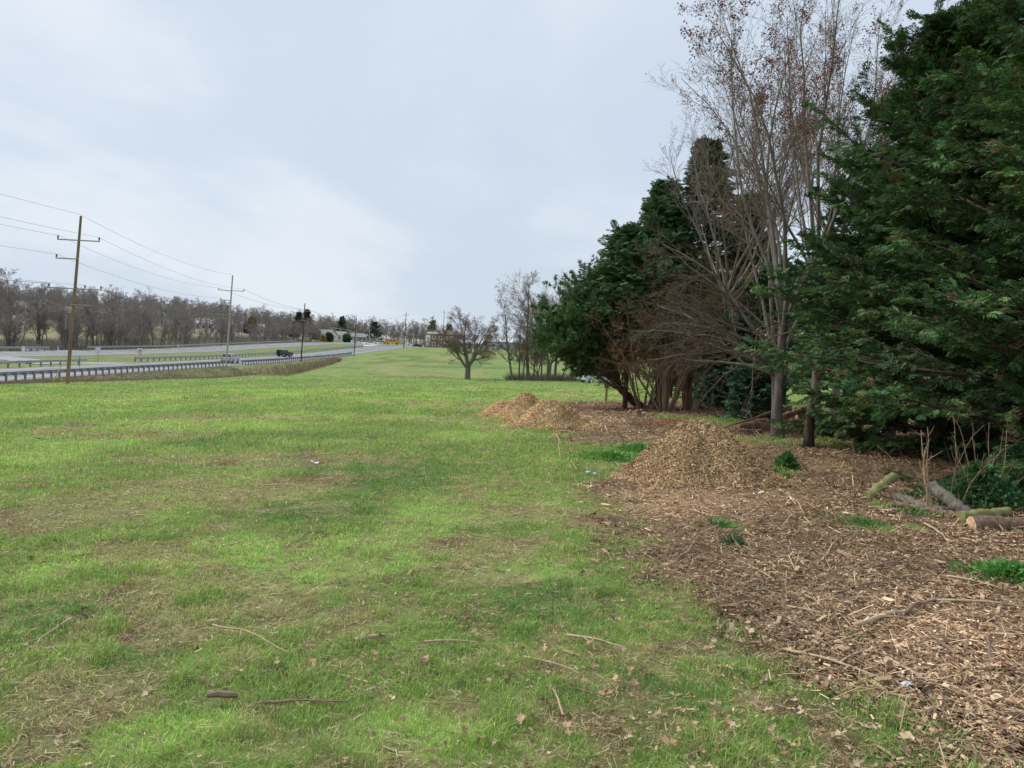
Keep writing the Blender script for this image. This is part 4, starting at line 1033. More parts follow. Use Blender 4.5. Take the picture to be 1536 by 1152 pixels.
# the larger separate leaves lying on the grass
LM = []
for i in range(7):
    V, F_ = LT[i]; me = bpy.data.meshes.new('oak_leaf'); me.from_pydata(V.tolist(), [], F_.tolist()); me.update()
    at = me.attributes.new('col', 'FLOAT_COLOR', 'FACE'); at.data.foreach_set('color', np.tile([*LCOL[i % 5], 1], len(F_)).astype(np.float32)); me.materials.append(leafm_dry); LM.append(me)
LEAFPX = [(1021, 938), (330, 1028), (377, 1003), (636, 1010), (640, 1003), (990, 1094), (905, 1060), (950, 1047), (915, 1050), (168, 1055), (165, 1073), (180, 1082), (175, 1125), (85, 1075), (120, 1040), (525, 1040),
          (415, 1010), (740, 960), (800, 925), (830, 965), (885, 980), (760, 990), (650, 890), (745, 938), (765, 948), (118, 950), (105, 945), (60, 915), (500, 875), (300, 1005), (40, 1100), (700, 1065), (780, 1108), (850, 1112),
          (935, 1112), (1060, 1120), (1090, 1105), (1100, 1110), (1075, 1090), (1010, 1060), (1040, 1110), (470, 1012), (545, 970), (560, 1000), (220, 1062), (600, 1105), (830, 885), (700, 860), (960, 870), (1120, 975), (1180, 1060), (1200, 1085), (1230, 1120), (1145, 1090), (1160, 1130), (1060, 990), (1090, 1020), (575, 640), (590, 675), (480, 800), (430, 815), (340, 870), (1000, 1135), (900, 1140), (1275, 1110), (1030, 1085)]
for i, (px, py) in enumerate(LEAFPX):
    x, y, z = G(px, py); o = bpy.data.objects.new('oak_leaf', LM[i % 7]); COL.objects.link(o)
    s = rg.uniform(.055, .105); o.scale = (s, s, s); o.location = (x, y, z + .055 if y < 8 else z + .07); o.rotation_euler = (rg.normal(0, .35), rg.normal(0, .35), rg.uniform(0, 6.28))
    tag(o, 'dry brown oak leaf lying on the grass', 'leaf', 'brown oak leaves lying on the grass')

# ------------------------------------------------------------------ sticks
stick_l = bark('pale_stick', (.46, .36, .24), (.30, .22, .14), 10, .3, .4)
stick_d = bark('dark_stick', (.25, .18, .13), (.15, .105, .08), 10, .3, .4)
def stick(a_, b_, r, label, m=None, side=None, up=.035, name='stick', cat='stick'):
    A = np.array(G(*a_)); B = np.array(G(*b_)); n_ = 9; L = np.linalg.norm(B - A); t = np.linspace(0, 1, n_)[:, None]
    P = A + (B - A) * t; r_ = np.random.default_rng(int(a_[0] * 7 + a_[1])); P += np.cumsum(r_.normal(0, L * .012, (n_, 3)), 0) * np.array([1, 1, .15])
    P[:, 2] = np.maximum(P[:, 2], terrain(P[:, 0], P[:, 1])) + up + L * .03 * np.sin(t[:, 0] * np.pi)
    gs = [(P[None], (r * (1 - .5 * t[:, 0]))[None], 6)]
    if side:
        p, d, ln, ra = kids(P[None], (r * (1 - .5 * t[:, 0]))[None], np.array([L]), side, .3, .9, .6, .15, .3, .6, r_)
        d[:, 2] = np.abs(d[:, 2]) * .3; P2, R2 = grow(p, d, ln, ra, ra * .4, 4, .06, 0, r_); gs.append((P2, R2, 5))
    V, F_ = cat_(gs); c = P[0].copy(); o = mesh_np(name, V - c, F_, m or stick_l, smooth=True, loc=c)
    return tag(o, label, cat)
stick((637, 971), (718, 973), .007, 'straight pale stick lying level on the grass near the picture centre')
stick((838, 655), (875, 690), .012, 'long bent pale stick on the grass between the small mulch pile and the tall one')
stick((785, 1000), (865, 1020), .006, 'thin pale twig slanting on the grass below the dark green patch')
stick((850, 965), (940, 985), .009, 'pale split stick on the grass left of the chip border', side=2)
stick((380, 1065), (530, 1060), .007, 'brown curved twig on the grass right of the dark bark piece', stick_d, side=2)
stick((320, 950), (430, 985), .006, 'thin forked twig on the dry patch at lower left', side=2)
stick((530, 975), (575, 963), .016, 'short broken pale branch piece on the grass left of centre')
stick((105, 940), (50, 985), .007, 'small pale forked twig standing out at the left edge of the grass', side=2, up=.05)
stick((845, 1085), (825, 1040), .006, 'thin pale twig pointing up the picture, bottom centre right', side=2)
stick((1175, 985), (1330, 1030), .011, 'long pale branch along the border of grass and chips at lower right')
stick((1280, 950), (1375, 925), .022, 'thick pale brown branch curving over the chips at right', side=1)
stick((1345, 935), (1400, 905), .016, 'forked brown branch crossing the thick one on the chips', stick_d, side=2)
stick((1390, 912), (1560, 925), .012, 'long grey branch reaching in from the right edge over the chips', side=2)
stick((1450, 1000), (1560, 1022), .014, 'brown branch on the chips at the lower right edge', stick_d, side=2)
stick((1395, 965), (1445, 1010), .010, 'thin brown branch slanting down the chips at right', stick_d)
stick((1160, 875), (1100, 845), .007, 'thin pale twig on the chips left of the green weed tuft')
stick((1385, 790), (1425, 822), .014, 'pale split stick below the fallen logs')
stick((1185, 750), (1210, 780), .010, 'pale short stick in front of the tall mulch pile, right side')
stick((395, 732), (452, 735), .010, 'thin pale stick on the grass left of the dark green patch')
for a_, b_ in (((1250, 900), (1330, 880)), ((1420, 870), (1500, 890)), ((1300, 860), (1380, 850)), ((1180, 920), (1250, 935)), ((1440, 940), (1520, 930)), ((1330, 1000), (1400, 1040)), ((1230, 850), (1260, 815)), ((1480, 960), (1500, 1010)), ((1260, 1010), (1320, 985)), ((1100, 900), (1160, 880))):
    o = stick(a_, b_, rg.uniform(.006, .011), 'thin brown stick among many on the chip-covered ground', stick_l if rg.uniform() < .5 else stick_d, side=1); o['group'] = 'thin sticks on the chip-covered ground'
# bark chunk and litter scraps
x, y, z = G(333, 1062); k = MB(); k.tube([[-.07, 0, 0], [-.02, .004, .006], [.03, 0, .004], [.07, .006, 0]], [.012, .018, .017, .014], 7)
tag(k.build('bark_piece', stick_d, loc=(x, y, z + .045), rz=.1), 'dark broken piece of bark lying in the grass at lower left', 'bark')
def scrap(px, py, cols, label, s, seed, name='paper_scrap'):
    r_ = np.random.default_rng(seed); x, y, z = G(px, py); n_ = 6
    g = np.stack(np.meshgrid(np.linspace(-1, 1, n_), np.linspace(-.55, .55, n_)), -1).reshape(-1, 2)
    hz = .18 * np.sin(g[:, 0] * 3 + seed) + .12 * np.sin(g[:, 1] * 7 + g[:, 0] * 2) + r_.normal(0, .05, len(g)); V = np.c_[g + r_.normal(0, .05, g.shape), hz + .2] * s
    i = np.arange(n_ * n_).reshape(n_, n_); F_ = np.stack([i[:-1, :-1], i[:-1, 1:], i[1:, 1:], i[1:, :-1]], -1).reshape(-1, 4)
    o = mesh_np(name, V, F_, vmat(name + '_m', .1, .5, .3), col=np.array(cols)[r_.integers(len(cols), size=len(F_))], loc=(x, y, z + .035)); o.rotation_euler.z = r_.uniform(-.5, .5)
    return tag(o, label, 'litter')
scrap(1360, 1040, [(.55, .6, .65), (.45, .5, .58), (.2, .22, .25), (.6, .62, .6)], 'crumpled grey-white wrapper on the chips at lower right', .042, 1, 'wrapper')
scrap(1484, 1029, [(.65, .66, .66), (.55, .56, .5)], 'small white paper scrap near the lower right edge', .035, 2)
scrap(886, 714, [(.4, .5, .62), (.5, .58, .66)], 'pale blue plastic scrap at the left foot of the tall mulch pile', .075, 3, 'plastic_scrap')
scrap(472, 698, [(.75, .75, .75), (.7, .7, .72)], 'tiny white scrap on the open grass left of centre', .07, 4)

# ------------------------------------------------------------------ mulch piles
def pile(px, py, D, rx, ry, H, seed, label, cols, nchip=16000, skew=0., tail=0., clen=.07, power=1.5):
    x, y = AT(px, py, D)[:2]; z = tz(x, y); r_ = np.random.default_rng(seed)
    nr, na = 34, 90; rr = np.linspace(0, 1.25, nr); aa = np.linspace(0, 2 * np.pi, na, endpoint=False)
    def hgt(u, v):
        u2 = np.where(u > 0, u / (1 + tail), u); d = np.hypot(u2, v); ang = np.arctan2(v, u)
        d = d * (1 + .10 * np.sin(ang * 3 + seed) + .06 * np.sin(ang * 5 + 2 * seed))
        h = H * np.clip(1 - d, 0, 1) ** 1.0 * (1 - .28 * np.exp(-(d / .22) ** 2)) * (1 + .25 * np.clip(1 - d, 0, 1) * 0)
        h = H * np.interp(d, [0, .1, .2, .4, .6, .8, 1., 1.25], [1, .98, .92, .68, .40, .17, .03, -.06])
        return h + (.24 * H * (fbm(u * 2.4 + seed, v * 2.4, 5, 4) - .5)) * (d < 1.15)
    RR, AA = np.meshgrid(rr, aa, indexing='ij'); U = RR * np.cos(AA) * np.where(np.cos(AA) > 0, 1 + tail, 1); Vv = RR * np.sin(AA)
    Z = hgt(U, Vv); X_ = U * rx; Y_ = Vv * ry
    gz = terrain(x + X_, y + Y_) - z; V = np.stack([X_, Y_, Z + gz], -1).reshape(-1, 3)
    i = np.arange(nr - 1)[:, None] * na; k = np.arange(na)[None]; F_ = np.stack([i + k, i + na + k, i + na + (k + 1) % na, i + (k + 1) % na], -1).reshape(-1, 4)
    cb = np.tile(np.array(cols).mean(0) * .55, (len(F_), 1))
    # chips
    N = nchip; d = np.sqrt(r_.uniform(0, 1.1, N)); d = np.where(r_.uniform(0, 1, N) < .06, d + np.abs(r_.normal(0, .16, N)), d); a = r_.uniform(0, 6.283, N); u = d * np.cos(a) * np.where(np.cos(a) > 0, 1 + tail, 1); v = d * np.sin(a)
    e = .02; h = hgt(u, v); gxx = (hgt(u + e, v) - h) / e / rx; gyy = (hgt(u, v + e) - h) / e / ry
    Nn = norm(np.stack([-gxx, -gyy, np.ones(N)], 1) + r_.normal(0, .45, (N, 3))); A = norm(np.cross(Nn, r_.normal(0, 1, (N, 3))))
    A = norm(A + Nn * r_.normal(0, .35, (N, 1)))
    Pz = terrain(x + u * rx, y + v * ry) - z
    P = np.stack([u * rx, v * ry, h + Pz + .008 + np.abs(r_.normal(0, .012, N))], 1)
    lg = r_.uniform(0, 1, N) < .1; L = np.where(lg, r_.uniform(1.6, 3.2, N), r_.uniform(.4, 1.3, N)) * clen; W = np.where(lg, .16, r_.uniform(.18, .42, N)) * clen * .62
    VC = sliver(P, A, Nn, L, W); FC = np.arange(N * 4).reshape(N, 4) + len(V)
    cc = np.array(cols)[r_.integers(len(cols), size=N)] * r_.uniform(.65, 1.3, (N, 1)) * (.8 + .45 * fbm(u * 2.5, v * 2.5, seed + 3))[:, None]
    o = mesh_np('mulch_pile', np.concatenate([V, VC]), np.concatenate([F_, FC]), stuffm, col=np.concatenate([cb, cc]), loc=(x, y, z))
    return tag(o, label, 'mulch pile')
MC = [(.58, .40, .21), (.46, .31, .16), (.36, .23, .12), (.24, .145, .08), (.68, .51, .30), (.16, .095, .055), (.42, .27, .14)]
ML = [(.70, .50, .27), (.62, .43, .22), (.54, .36, .18), (.76, .58, .34), (.42, .27, .14)]
pile(1036, 722, 11.4, 1.0, 1.0, .92, 1, 'tall steep pile of shredded brown mulch, nearest the camera', MC, 36000, tail=.6, clen=.062)
pile(822, 634, 21.5, 1.1, .95, .80, 2, 'low rounded chip pile with green weeds growing at its foot', MC[:2] + ML, 16000, tail=.35, clen=.12)
pile(787, 617, 25.5, 1.05, .9, .85, 3, 'small rounded chip pile behind the weedy one, in the middle of three', ML[:3] + MC[:2], 12000, clen=.13)
pile(752, 614, 26.5, .85, .7, .5, 4, 'lowest palest chip pile at the left end of the three', ML, 8000, clen=.11)
pile(1010, 636, 23.5, 1.3, .8, .16, 5, 'flat reddish mulch spread beside the sawn stump', [(.33, .18, .10), (.27, .15, .09), (.38, .23, .14)], 7000, clen=.08)

# ------------------------------------------------------------------ weeds
def weed(px, py, label, n_, H, spread, cols, seed, wd=.03, ll=None, name='weed_clump'):
    x, y, z = G(px, py); r_ = np.random.default_rng(seed); N = n_
    a = r_.uniform(0, 6.28, N); rr = np.abs(r_.normal(0, spread, N)); P = np.stack([rr * np.cos(a), rr * np.sin(a), H * r_.uniform(0, .8, N) * np.exp(-(rr / spread / 1.5) ** 2)], 1)
    A = norm(np.stack([np.cos(a), np.sin(a), r_.uniform(.1, 1.4, N)], 1) + r_.normal(0, .4, (N, 3))); L = (ll or H) * r_.uniform(.25, .6, N); B = norm(np.cross(A, r_.normal(0, 1, (N, 3)))); W = wd * r_.uniform(.6, 1.4, N)
    V = np.stack([P, P + A * (L * .55)[:, None] + B * (W / 2)[:, None], P + A * L[:, None], P + A * (L * .5)[:, None] - B * (W / 2)[:, None]], 1).reshape(-1, 3)
    c = np.array(cols)[r_.integers(len(cols), size=N)] * r_.uniform(.7, 1.3, (N, 1))
    return tag(mesh_np(name, V, np.arange(N * 4).reshape(N, 4), leafm, col=c, loc=(x, y, z)), label, 'weed')
WG = [(.08, .19, .05), (.11, .24, .06), (.06, .15, .045)]
weed(804, 633, 'dark green weed clump growing at the foot of the low rounded chip pile', 420, .42, .26, [(.05, .14, .05), (.07, .18, .06)], 1, .05)
weed(840, 641, 'small green weed tuft right of the weedy chip pile', 300, .2, .09, WG, 2, .05, .34)
weed(1180, 706, 'leafy green weed on the chips right of the tall mulch pile', 650, .36, .10, WG, 3, .035, .2)
weed(1160, 722, 'low green sprigs at the right foot of the tall mulch pile', 300, .16, .11, WG, 4, .03, .25)
weed(1101, 820, 'small dark green weed tuft alone on the chips', 260, .13, .06, [(.05, .12, .04), (.07, .16, .05)], 5, .014)
weed(1078, 792, 'pale green weed patch on the chips in front of the tall mulch pile', 450, .06, .2, WG, 6, .01, .11)['kind'] = 'stuff'
weed(1513, 872, 'bright green leafy weed patch at the right edge on the chips', 900, .16, .17, [(.10, .26, .05), (.13, .30, .07)], 7, .022)
weed(1300, 790, 'green grass tufts on the chips in front of the fallen logs', 700, .07, .34, WG, 8, .01, .12)['kind'] = 'stuff'
weed(1375, 776, 'small green weeds at the foot of the fallen logs', 300, .12, .2, WG, 9, .02)
weed(1285, 968, 'tiny green seedlings poking through the chips at lower right', 120, .07, .05, WG, 10, .012)
weed(922, 690, 'lush green weeds at the left foot of the tall mulch pile', 1900, .15, .45, [(.12, .27, .06), (.15, .33, .07)], 11, .022, .16)
weed(960, 678, 'lush green weeds beside the left flank of the tall mulch pile', 1500, .16, .35, [(.12, .27, .06), (.15, .33, .07)], 12, .022, .16)
weed(1468, 760, 'green ivy leaves at the foot of the large cypress, right edge', 2600, .65, .34, [(.04, .11, .035), (.05, .13, .04)], 13, .05, .13)
weed(1520, 748, 'broad-leaved green weeds climbing the cypress foot at the right edge', 3400, .85, .4, [(.04, .11, .035), (.05, .13, .04)], 14, .055, .14)

# ------------------------------------------------------------------ logs
log_b = bark('log_bark', (.25, .17, .11), (.08, .055, .04), 22, .6, 1.)
log_g = bark('lichen_log', (.19, .17, .14), (.085, .07, .055), 22, .6, 1.)
log_m = bark('mossy_log', (.19, .23, .07), (.22, .17, .09), 9, .4, 1.)
cut_m = mat('cut_wood', (.52, .35, .21), .85, .3, 26., bump=.5)
def log(a_, b_, r, label, m, ends='ab', name='log', group=None, kn=2, cat='log'):
    A = np.array(a_, float); B = np.array(b_, float); r_ = np.random.default_rng(int(abs(A[0] * 1000)) % 9999); n_ = 15; t = np.linspace(0, 1, n_)[:, None]
    P = A + (B - A) * t; P[1:-1] += r_.normal(0, r * .10, (n_ - 2, 3)); c = A
    rd = r * (1 - .12 * t[:, 0]) * (1 + .06 * np.sin(t[:, 0] * 9 + r * 200) + .03 * np.sin(t[:, 0] * 23)); V, F_ = tube_np((P - c)[None], rd[None], 14)
    V = V + r_.normal(0, r * .05, V.shape) + r * .12 * np.sin(V[:, :1] * 23 + V[:, 1:2] * 31 + V[:, 2:] * 17)
    o = mesh_np(name, V, F_, m, smooth=True, loc=c); tag(o, label, cat, group)
    for e, idx0, dr in (('a', 0, -1), ('b', (n_ - 1) * 14, 1)):
        if e in ends or True:
            ring = V[idx0:idx0 + 14]; cen = ring.mean(0); ax = norm((B - A)[None])[0] * dr * r * .04
            VV = np.concatenate([ring * .97 + cen * .03 + ax * .5, (ring - cen) * .4 + cen + ax, [cen + ax]]); f = [[i, (i + 1) % 14, 14 + (i + 1) % 14, 14 + i] for i in range(14)]; f3 = [[14 + i, 14 + (i + 1) % 14, 28] for i in range(14)]
            VV[:14] = ring + 0 * ax
            f = np.array(f)[:, ::dr]; f3 = np.array(f3)[:, ::dr]
            mesh_np('cut_face', VV, [f, f3], cut_m if e in ends else m, o)
    return o
def gp(px, py, up=0.): x, y, z = G(px, py); return np.array([x, y, z + up])
# fallen logs in front of the cypress
a = gp(1300, 752, .05); log(a, a + np.array([.46, .25, .26]), .062, 'moss-green log propped up with a pale sawn end, leftmost of the fallen logs', log_m, 'b')
a = gp(1345, 752, .03); log(a, gp(1400, 772, .03) + np.array([.1, -.05, 0]), .068, 'grey lichen-covered log right behind the mossy propped one', log_g, '')
a = gp(1395, 758, .24); log(a, gp(1455, 778, .03), .078, 'thick grey log slanting down to the right among the fallen logs', log_g, '')
a = gp(1340, 762, .04); log(a, gp(1462, 786, .05), .045, 'thin brown branch log lying in front of the grey logs', log_b, '')
a = gp(1456, 797, .055); log(a, a + np.array([1.9, .12, .05]), .095, 'thick brown log with a pale wedge-cut end, running off the right edge', log_b, 'a')
a = gp(1440, 785, .07); log(a, gp(1510, 778, .08), .06, 'mossy thin log lying behind the thick wedge-cut one', log_m, 'b')
def rail_branch(px, py, D3, H, seed, label, N=5, r=.014, m=None):
    x, y, z = G(px, py); t_ = np.random.default_rng(seed); P0_ = np.tile([[0, 0, 0.]], (N, 1)) + t_.normal(0, .05, (N, 3)) * [1, 1, 0]; D = np.array(D3)[None] + t_.normal(0, .3, (N, 3)); D[:, 2] = np.abs(D[:, 2])
    P, Rd = grow(P0_, D, H * t_.uniform(.6, 1.1, N), np.full(N, r), np.full(N, r * .4), 8, .13, 0, t_); gs = [(P, Rd, 6)]
    p, d, ln, ra = kids(P, Rd, np.full(N, H), 5, .3, .98, .7, .2, .28, .6, t_); P2, R2 = grow(p, d, ln, ra, ra * .4, 5, .12, 0, t_); gs.append((P2, R2, 4))
    V, F_ = cat_(gs); return tag(mesh_np('bare_sapling', V, F_, m or stick_l, smooth=True, loc=(x, y, z)), label, 'sapling')
rail_branch(1400, 770, (-.1, -.1, 1), 1.05, 1, 'bare pale sapling stems rising between the fallen logs', 4, .010)
rail_branch(1375, 762, (-.8, -.1, .6), 1.0, 2, 'arching bare branch leaning left over the mossy log', 3, .009)
rail_branch(1440, 765, (.1, .1, 1), 1.15, 3, 'thin bare vines hanging under the large cypress', 7, .006, stem_bark)
rail_branch(1475, 755, (0, .1, 1), 1.1, 4, 'tangle of bare vines beside the ivy under the cypress', 7, .008, stick_d)
rail_branch(1300, 738, (-.2, -.1, .8), .8, 5, 'low bare twigs on the chips left of the fallen logs', 7, .006, stick_d)
rail_branch(1250, 735, (-.2, -.1, .7), .5, 6, 'short dry weed stalks in front of the dark cypress boughs', 8, .004, stick_d)
rail_branch(935, 668, (.02, 0, 1), .55, 7, 'lone thin dead stalk standing left of the tall mulch pile', 1, .012, stick_d)
# wood heap around the maple trunk
rp = np.random.default_rng(31)
HP = [((1128, 652), (.9, -.1, .05), .12), ((1130, 648), (.75, .1, .12), .11), ((1140, 642), (.7, .2, .3), .09), ((1185, 650), (.8, .1, .15), .12), ((1190, 648), (.9, .15, .35), .10), ((1205, 650), (.8, .2, .1), .12), ((1128, 656), (.5, -.15, .02), .06), ((1215, 648), (.7, .2, .35), .09)]
for i, ((px, py), d, r) in enumerate(HP):
    a = gp(px, py, r + (.22 if i in (2, 4, 7) else 0)) + np.array([0, 1.0, 0]); log(a, a + np.array(d) * 1.0, r, ['cut log at the left foot of the heap beside the maple trunk', 'second cut log of the heap left of the maple trunk, with an orange end', 'log on top of the heap left of the maple trunk', 'cut log lying right of the maple trunk, bottom of the heap', 'log on top of the heap right of the maple trunk', 'cut log at the right end of the heap under the cypress boughs', 'thin pale cut log lying on the grass before the heap', 'short log on top at the right end of the heap'][i], log_b, 'a', group='cut logs heaped around the maple trunk')
a = gp(1095, 652, .1) + np.array([0, .8, 0]); x_ = a + np.array([1.4, .1, .5])
V, F_ = cat_([(np.linspace(a, x_, 7)[None] + np.random.default_rng(3).normal(0, .02, (1, 7, 3)), np.linspace(.02, .045, 7)[None], 7), (np.linspace(a + [.5, 0, .17], a + [-.1, -.1, -.04], 5)[None], np.linspace(.03, .012, 5)[None], 5)])
tag(mesh_np('forked_branch', V, F_, log_b, smooth=True), 'forked dark branch sticking out left from the log heap', 'branch')
brush('brush_heap', lambda r_, N: (MX + .55 + r_.normal(0, .55, N) , MY + 1.0 + r_.normal(0, .25, N)), 160, .55, None, 'heap of brown twigs right of the maple trunk', 8, .008, stem_bark, ln=1.2)
# short dead stump right of the maple
x, y, z = G(1212, 672); k = MB(); k.tube([[0, 0, -.05], [.01, 0, .2], [-.01, 0, .5], [0, 0, .95]], [.14, .11, .10, .075], 10)
tag(k.build('dead_trunk', bark_dark, smooth=True, loc=(x, y, z)), 'short dark dead trunk right of the maple, under the cypress boughs', 'trunk')
# sawn stump
x, y, z = G(957, 626); o = log((x, y, z - .05), (x, y, z + .26), .12, 'sawn tree stump with a pale orange cut on the brown ground', bark('stump_bark', (.36, .21, .12), (.24, .13, .08), 9, .3, .6), 'b', 'tree_stump', cat='stump')
x, y, z = G(964, 625); log((x + .02, y, z - .05), (x + .02, y, z + .12), .08, 'low side stump touching the sawn tree stump', bark('stump_bark2', (.33, .2, .12), (.22, .12, .08), 9, .3, .6), 'b', 'tree_stump', cat='stump')
# marker bollards
x, y, z = G(908, 605); t = thing('utility_marker', (x, y, z), 'yellow-green marker post with a square grey sign box on top', 'marker post')
bol = mat('bollard_paint', (.42, .44, .12), .6, .1, 3.)
MB().tube([[-.01, 0, -.1], [.01, 0, .74], [.012, 0, .76]], [.08, .08, .06], 12).build('post', bol, t, smooth=False)
MB().box((.02, 0, .93), (.24, .12, .34), bev=.015).build('sign_box', mat('weathered_box', (.22, .16, .15), .8, .3, 20., c2=(.12, .09, .09)), t)
x, y, z = G(887, 581); t = thing('pipe_marker', (x, y, z), 'thin yellow marker post with a white top, beyond the grey-boxed one', 'marker post')
MB().tube([[0, 0, -.1], [.03, 0, .95]], [.055, .055], 10).build('post', bol, t); MB().tube([[.03, 0, .95], [.04, 0, 1.25]], [.06, .06], 10).build('cap', sign_f, t)
x, y, z = G(879, 573); t = thing('pipe_marker', (x, y, z), 'small far marker post left of the white-topped one', 'marker post')
MB().tube([[0, 0, -.1], [0, 0, .95]], [.07, .07], 10).build('post', bol, t)

# ------------------------------------------------------------------ vehicles
glass_m = mat('car_glass', (.03, .035, .04), .15, .1, 2., spec=.6)
tyre_m = mat('tyre', (.02, .02, .02), .8, .1, 5.)
rim_m = mat('wheel_rim', (.35, .35, .36), .4, .1, 5., metal=.6)
lamp_r = mat('tail_lamp', (.4, .03, .02), .4, .1, 5.)
lamp_w = mat('head_lamp', (.7, .7, .68), .3, .05, 5.)
bump_m = mat('dark_trim', (.03, .03, .032), .6, .1, 5.)
def car(x, y, rz, paint_, label, kind='sedan', cat='car', L=4.5, W=1.8, H=1.45, z=None, group=None):
    z = tz(x, y) + .035 if z is None else z
    t = thing('parked_car' if group else 'car', (x, y, z), label, cat, group, rz)
    h = H; l2 = L / 2
    if kind == 'sedan': low = [(-l2, .35), (-l2 + .05, .75), (-l2 + .35, .88), (l2 - 1.25, .92), (l2 - .2, .78), (l2, .6), (l2, .3), (l2 - .1, .22), (-l2 + .1, .22)]; top = [(-l2 + .45, .86), (-l2 + 1.0, h), (.35, h), (l2 - 1.3, .9)]
    elif kind == 'suv': low = [(-l2, .4), (-l2, .95), (-l2 + .1, 1.02), (l2 - 1.1, 1.05), (l2 - .15, .95), (l2, .7), (l2, .35), (l2 - .1, .27), (-l2 + .1, .27)]; top = [(-l2 + .05, 1.0), (-l2 + .35, h), (.5, h), (l2 - 1.15, 1.03)]
    else: low = [(-l2, .5), (-l2, 1.05), (l2 - .9, 1.08), (l2 - .05, 1.0), (l2, .85), (l2, .5), (-l2 + .1, .45)]; top = [(-l2 + .05, 1.04), (-l2 + .08, h), (.25, h), (l2 - 1.35, 1.06)]
    MB().prism(low, -W / 2, W / 2).build('body', paint_, t, bevel=.06)
    k = MB(); ww = W / 2; i_ = .14
    v = [[p[0], -(ww - .02 if n_ in (0, 3) else ww - i_), p[1]] for n_, p in enumerate(top)] + [[p[0], (ww - .02 if n_ in (0, 3) else ww - i_), p[1]] for n_, p in enumerate(top)]
    k.add(v, [[0, 1, 2, 3], [7, 6, 5, 4], [1, 5, 6, 2], [0, 4, 5, 1], [2, 6, 7, 3], [3, 7, 4, 0]]); k.build('cabin', paint_, t)
    g = MB()
    def lerp2(a, b, u): return [a[j] + (b[j] - a[j]) * u for j in range(3)]
    def pane(q, m=.1, off=(0, 0, 0)):
        a, b, c, d = [np.array(p) for p in q]; cen = (a + b + c + d) / 4; g.add([p + (cen - p) * m + np.array(off) for p in (a, b, c, d)], [[0, 1, 2, 3]])
    V = [np.array(p) for p in v]
    mid0 = V[0] + (V[3] - V[0]) * .52; mid1 = V[1] + (V[2] - V[1]) * .5
    pane([V[0], mid0, mid1, V[1]], .12, (0, -.006, .004)); pane([mid0, V[3], V[2], mid1], .12, (0, -.006, .004))
    M0 = mid0 * [1, -1, 1]; M1 = mid1 * [1, -1, 1]
    pane([V[5], M1, M0, V[4]], .12, (0, .006, .004)); pane([M1, V[6], V[7], M0], .12, (0, .006, .004))
    pane([V[2], V[3], V[7], V[6]], .1, (.008, 0, .006)); pane([V[1], V[5], V[4], V[0]], .1, (-.008, 0, .006))
    g.build('windows', glass_m, t)
    r = .33 if kind != 'jeep' else .4
    for xx in (-l2 + .85, l2 - .85):
        for s in (-1, 1):
            k = MB(); k.tube([[xx, s * (W / 2 - .2), r], [xx, s * (W / 2 + .02), r]], [r, r], 16); w_ = k.build('wheel', tyre_m, t)
            k = MB(); k.tube([[xx, s * (W / 2 + .0), r], [xx, s * (W / 2 + .03), r]], [r * .6, r * .55], 12); k.build('rim', rim_m, w_)
    for s in (-1, 1):
        MB().box((l2 - .02, s * (W / 2 - .28), .66), (.08, .34, .14)).build('headlight', lamp_w, t)
        MB().box((-l2 + .02, s * (W / 2 - .2), .78), (.07, .2, .2)).build('tail_light', lamp_r, t)
    MB().box((0, 0, .34), (L + .06, W * .9, .16)).build('bumper', bump_m, t)
    if kind == 'jeep':
        k = MB(); k.tube([[-l2 - .2, 0, .95], [-l2 - .02, 0, .95]], [.36, .36], 16); k.build('spare_wheel', tyre_m, t)
    return t
def cpaint(n_, c): return mat(n_, c, .35, .04, 2., spec=.5)
white_p = cpaint('white_car_paint', (.75, .76, .78)); silver_p = cpaint('silver_paint', (.42, .43, .45)); dark_p = cpaint('dark_green_paint', (.03, .05, .04)); grey_p = cpaint('grey_paint', (.22, .24, .26)); blk_p = cpaint('black_paint', (.025, .025, .03)); red_p = cpaint('red_paint', (.3, .04, .03))
car(BX(347, 124), 124, R(92), silver_p, 'silver white SUV driving behind the pale grey utility pole', 'suv', 'car', 4.2, 1.7, 1.5)
car(BX(428, 168), 168, R(60), dark_p, 'dark green boxy off-road car on the near lanes', 'jeep', 'car', 3.5, 1.6, 1.5)
for px, D, p_, k_, lab in ((545, 345, white_p, 'sedan', 'white car crossing the junction, leftmost of the distant white cars'), (567, 375, white_p, 'sedan', 'white car at the junction right of the thin grey light post'), (617, 400, white_p, 'sedan', 'distant white car beside the traffic signal post'), (626, 345, blk_p, 'sedan', 'distant black car left of the brick building'), (574, 430, grey_p, 'suv', 'grey car parked on the lawn bank beyond the junction'), (636, 400, grey_p, 'suv', 'grey car partly hidden by the left edge of the brick building')):
    car(BX(px, D), D, R(20), p_, lab, k_)
# school bus
bx, by = BX(588, 392), 392; t = thing('school_bus', (bx, by, tz(bx, by) + .04), 'small yellow school bus beyond the junction', 'bus', None, R(10)); yb = cpaint('bus_yellow', (.62, .33, .04))
MB().prism([(-3.2, .5), (-3.2, 2.6), (-3., 2.8), (2.3, 2.8), (2.5, 2.6), (2.6, 1.5), (3.5, 1.35), (3.6, .5)], -1.1, 1.1).build('body', yb, t, bevel=.05)
k = MB()
for i in range(6): k.box((-2.7 + i * .85, -1.106, 2.05), (.65, .02, .55)); k.box((-2.7 + i * .85, 1.106, 2.05), (.65, .02, .55))
k.box((2.56, 0, 2.05), (.03, 1.8, .8), M=np.eye(3)); k.build('windows', glass_m, t)
for xx in (-2, 2.5):
    for s in (-1, 1): k = MB(); k.tube([[xx, s * .85, .5], [xx, s * 1.12, .5]], [.5, .5], 14); k.build('wheel', tyre_m, t)
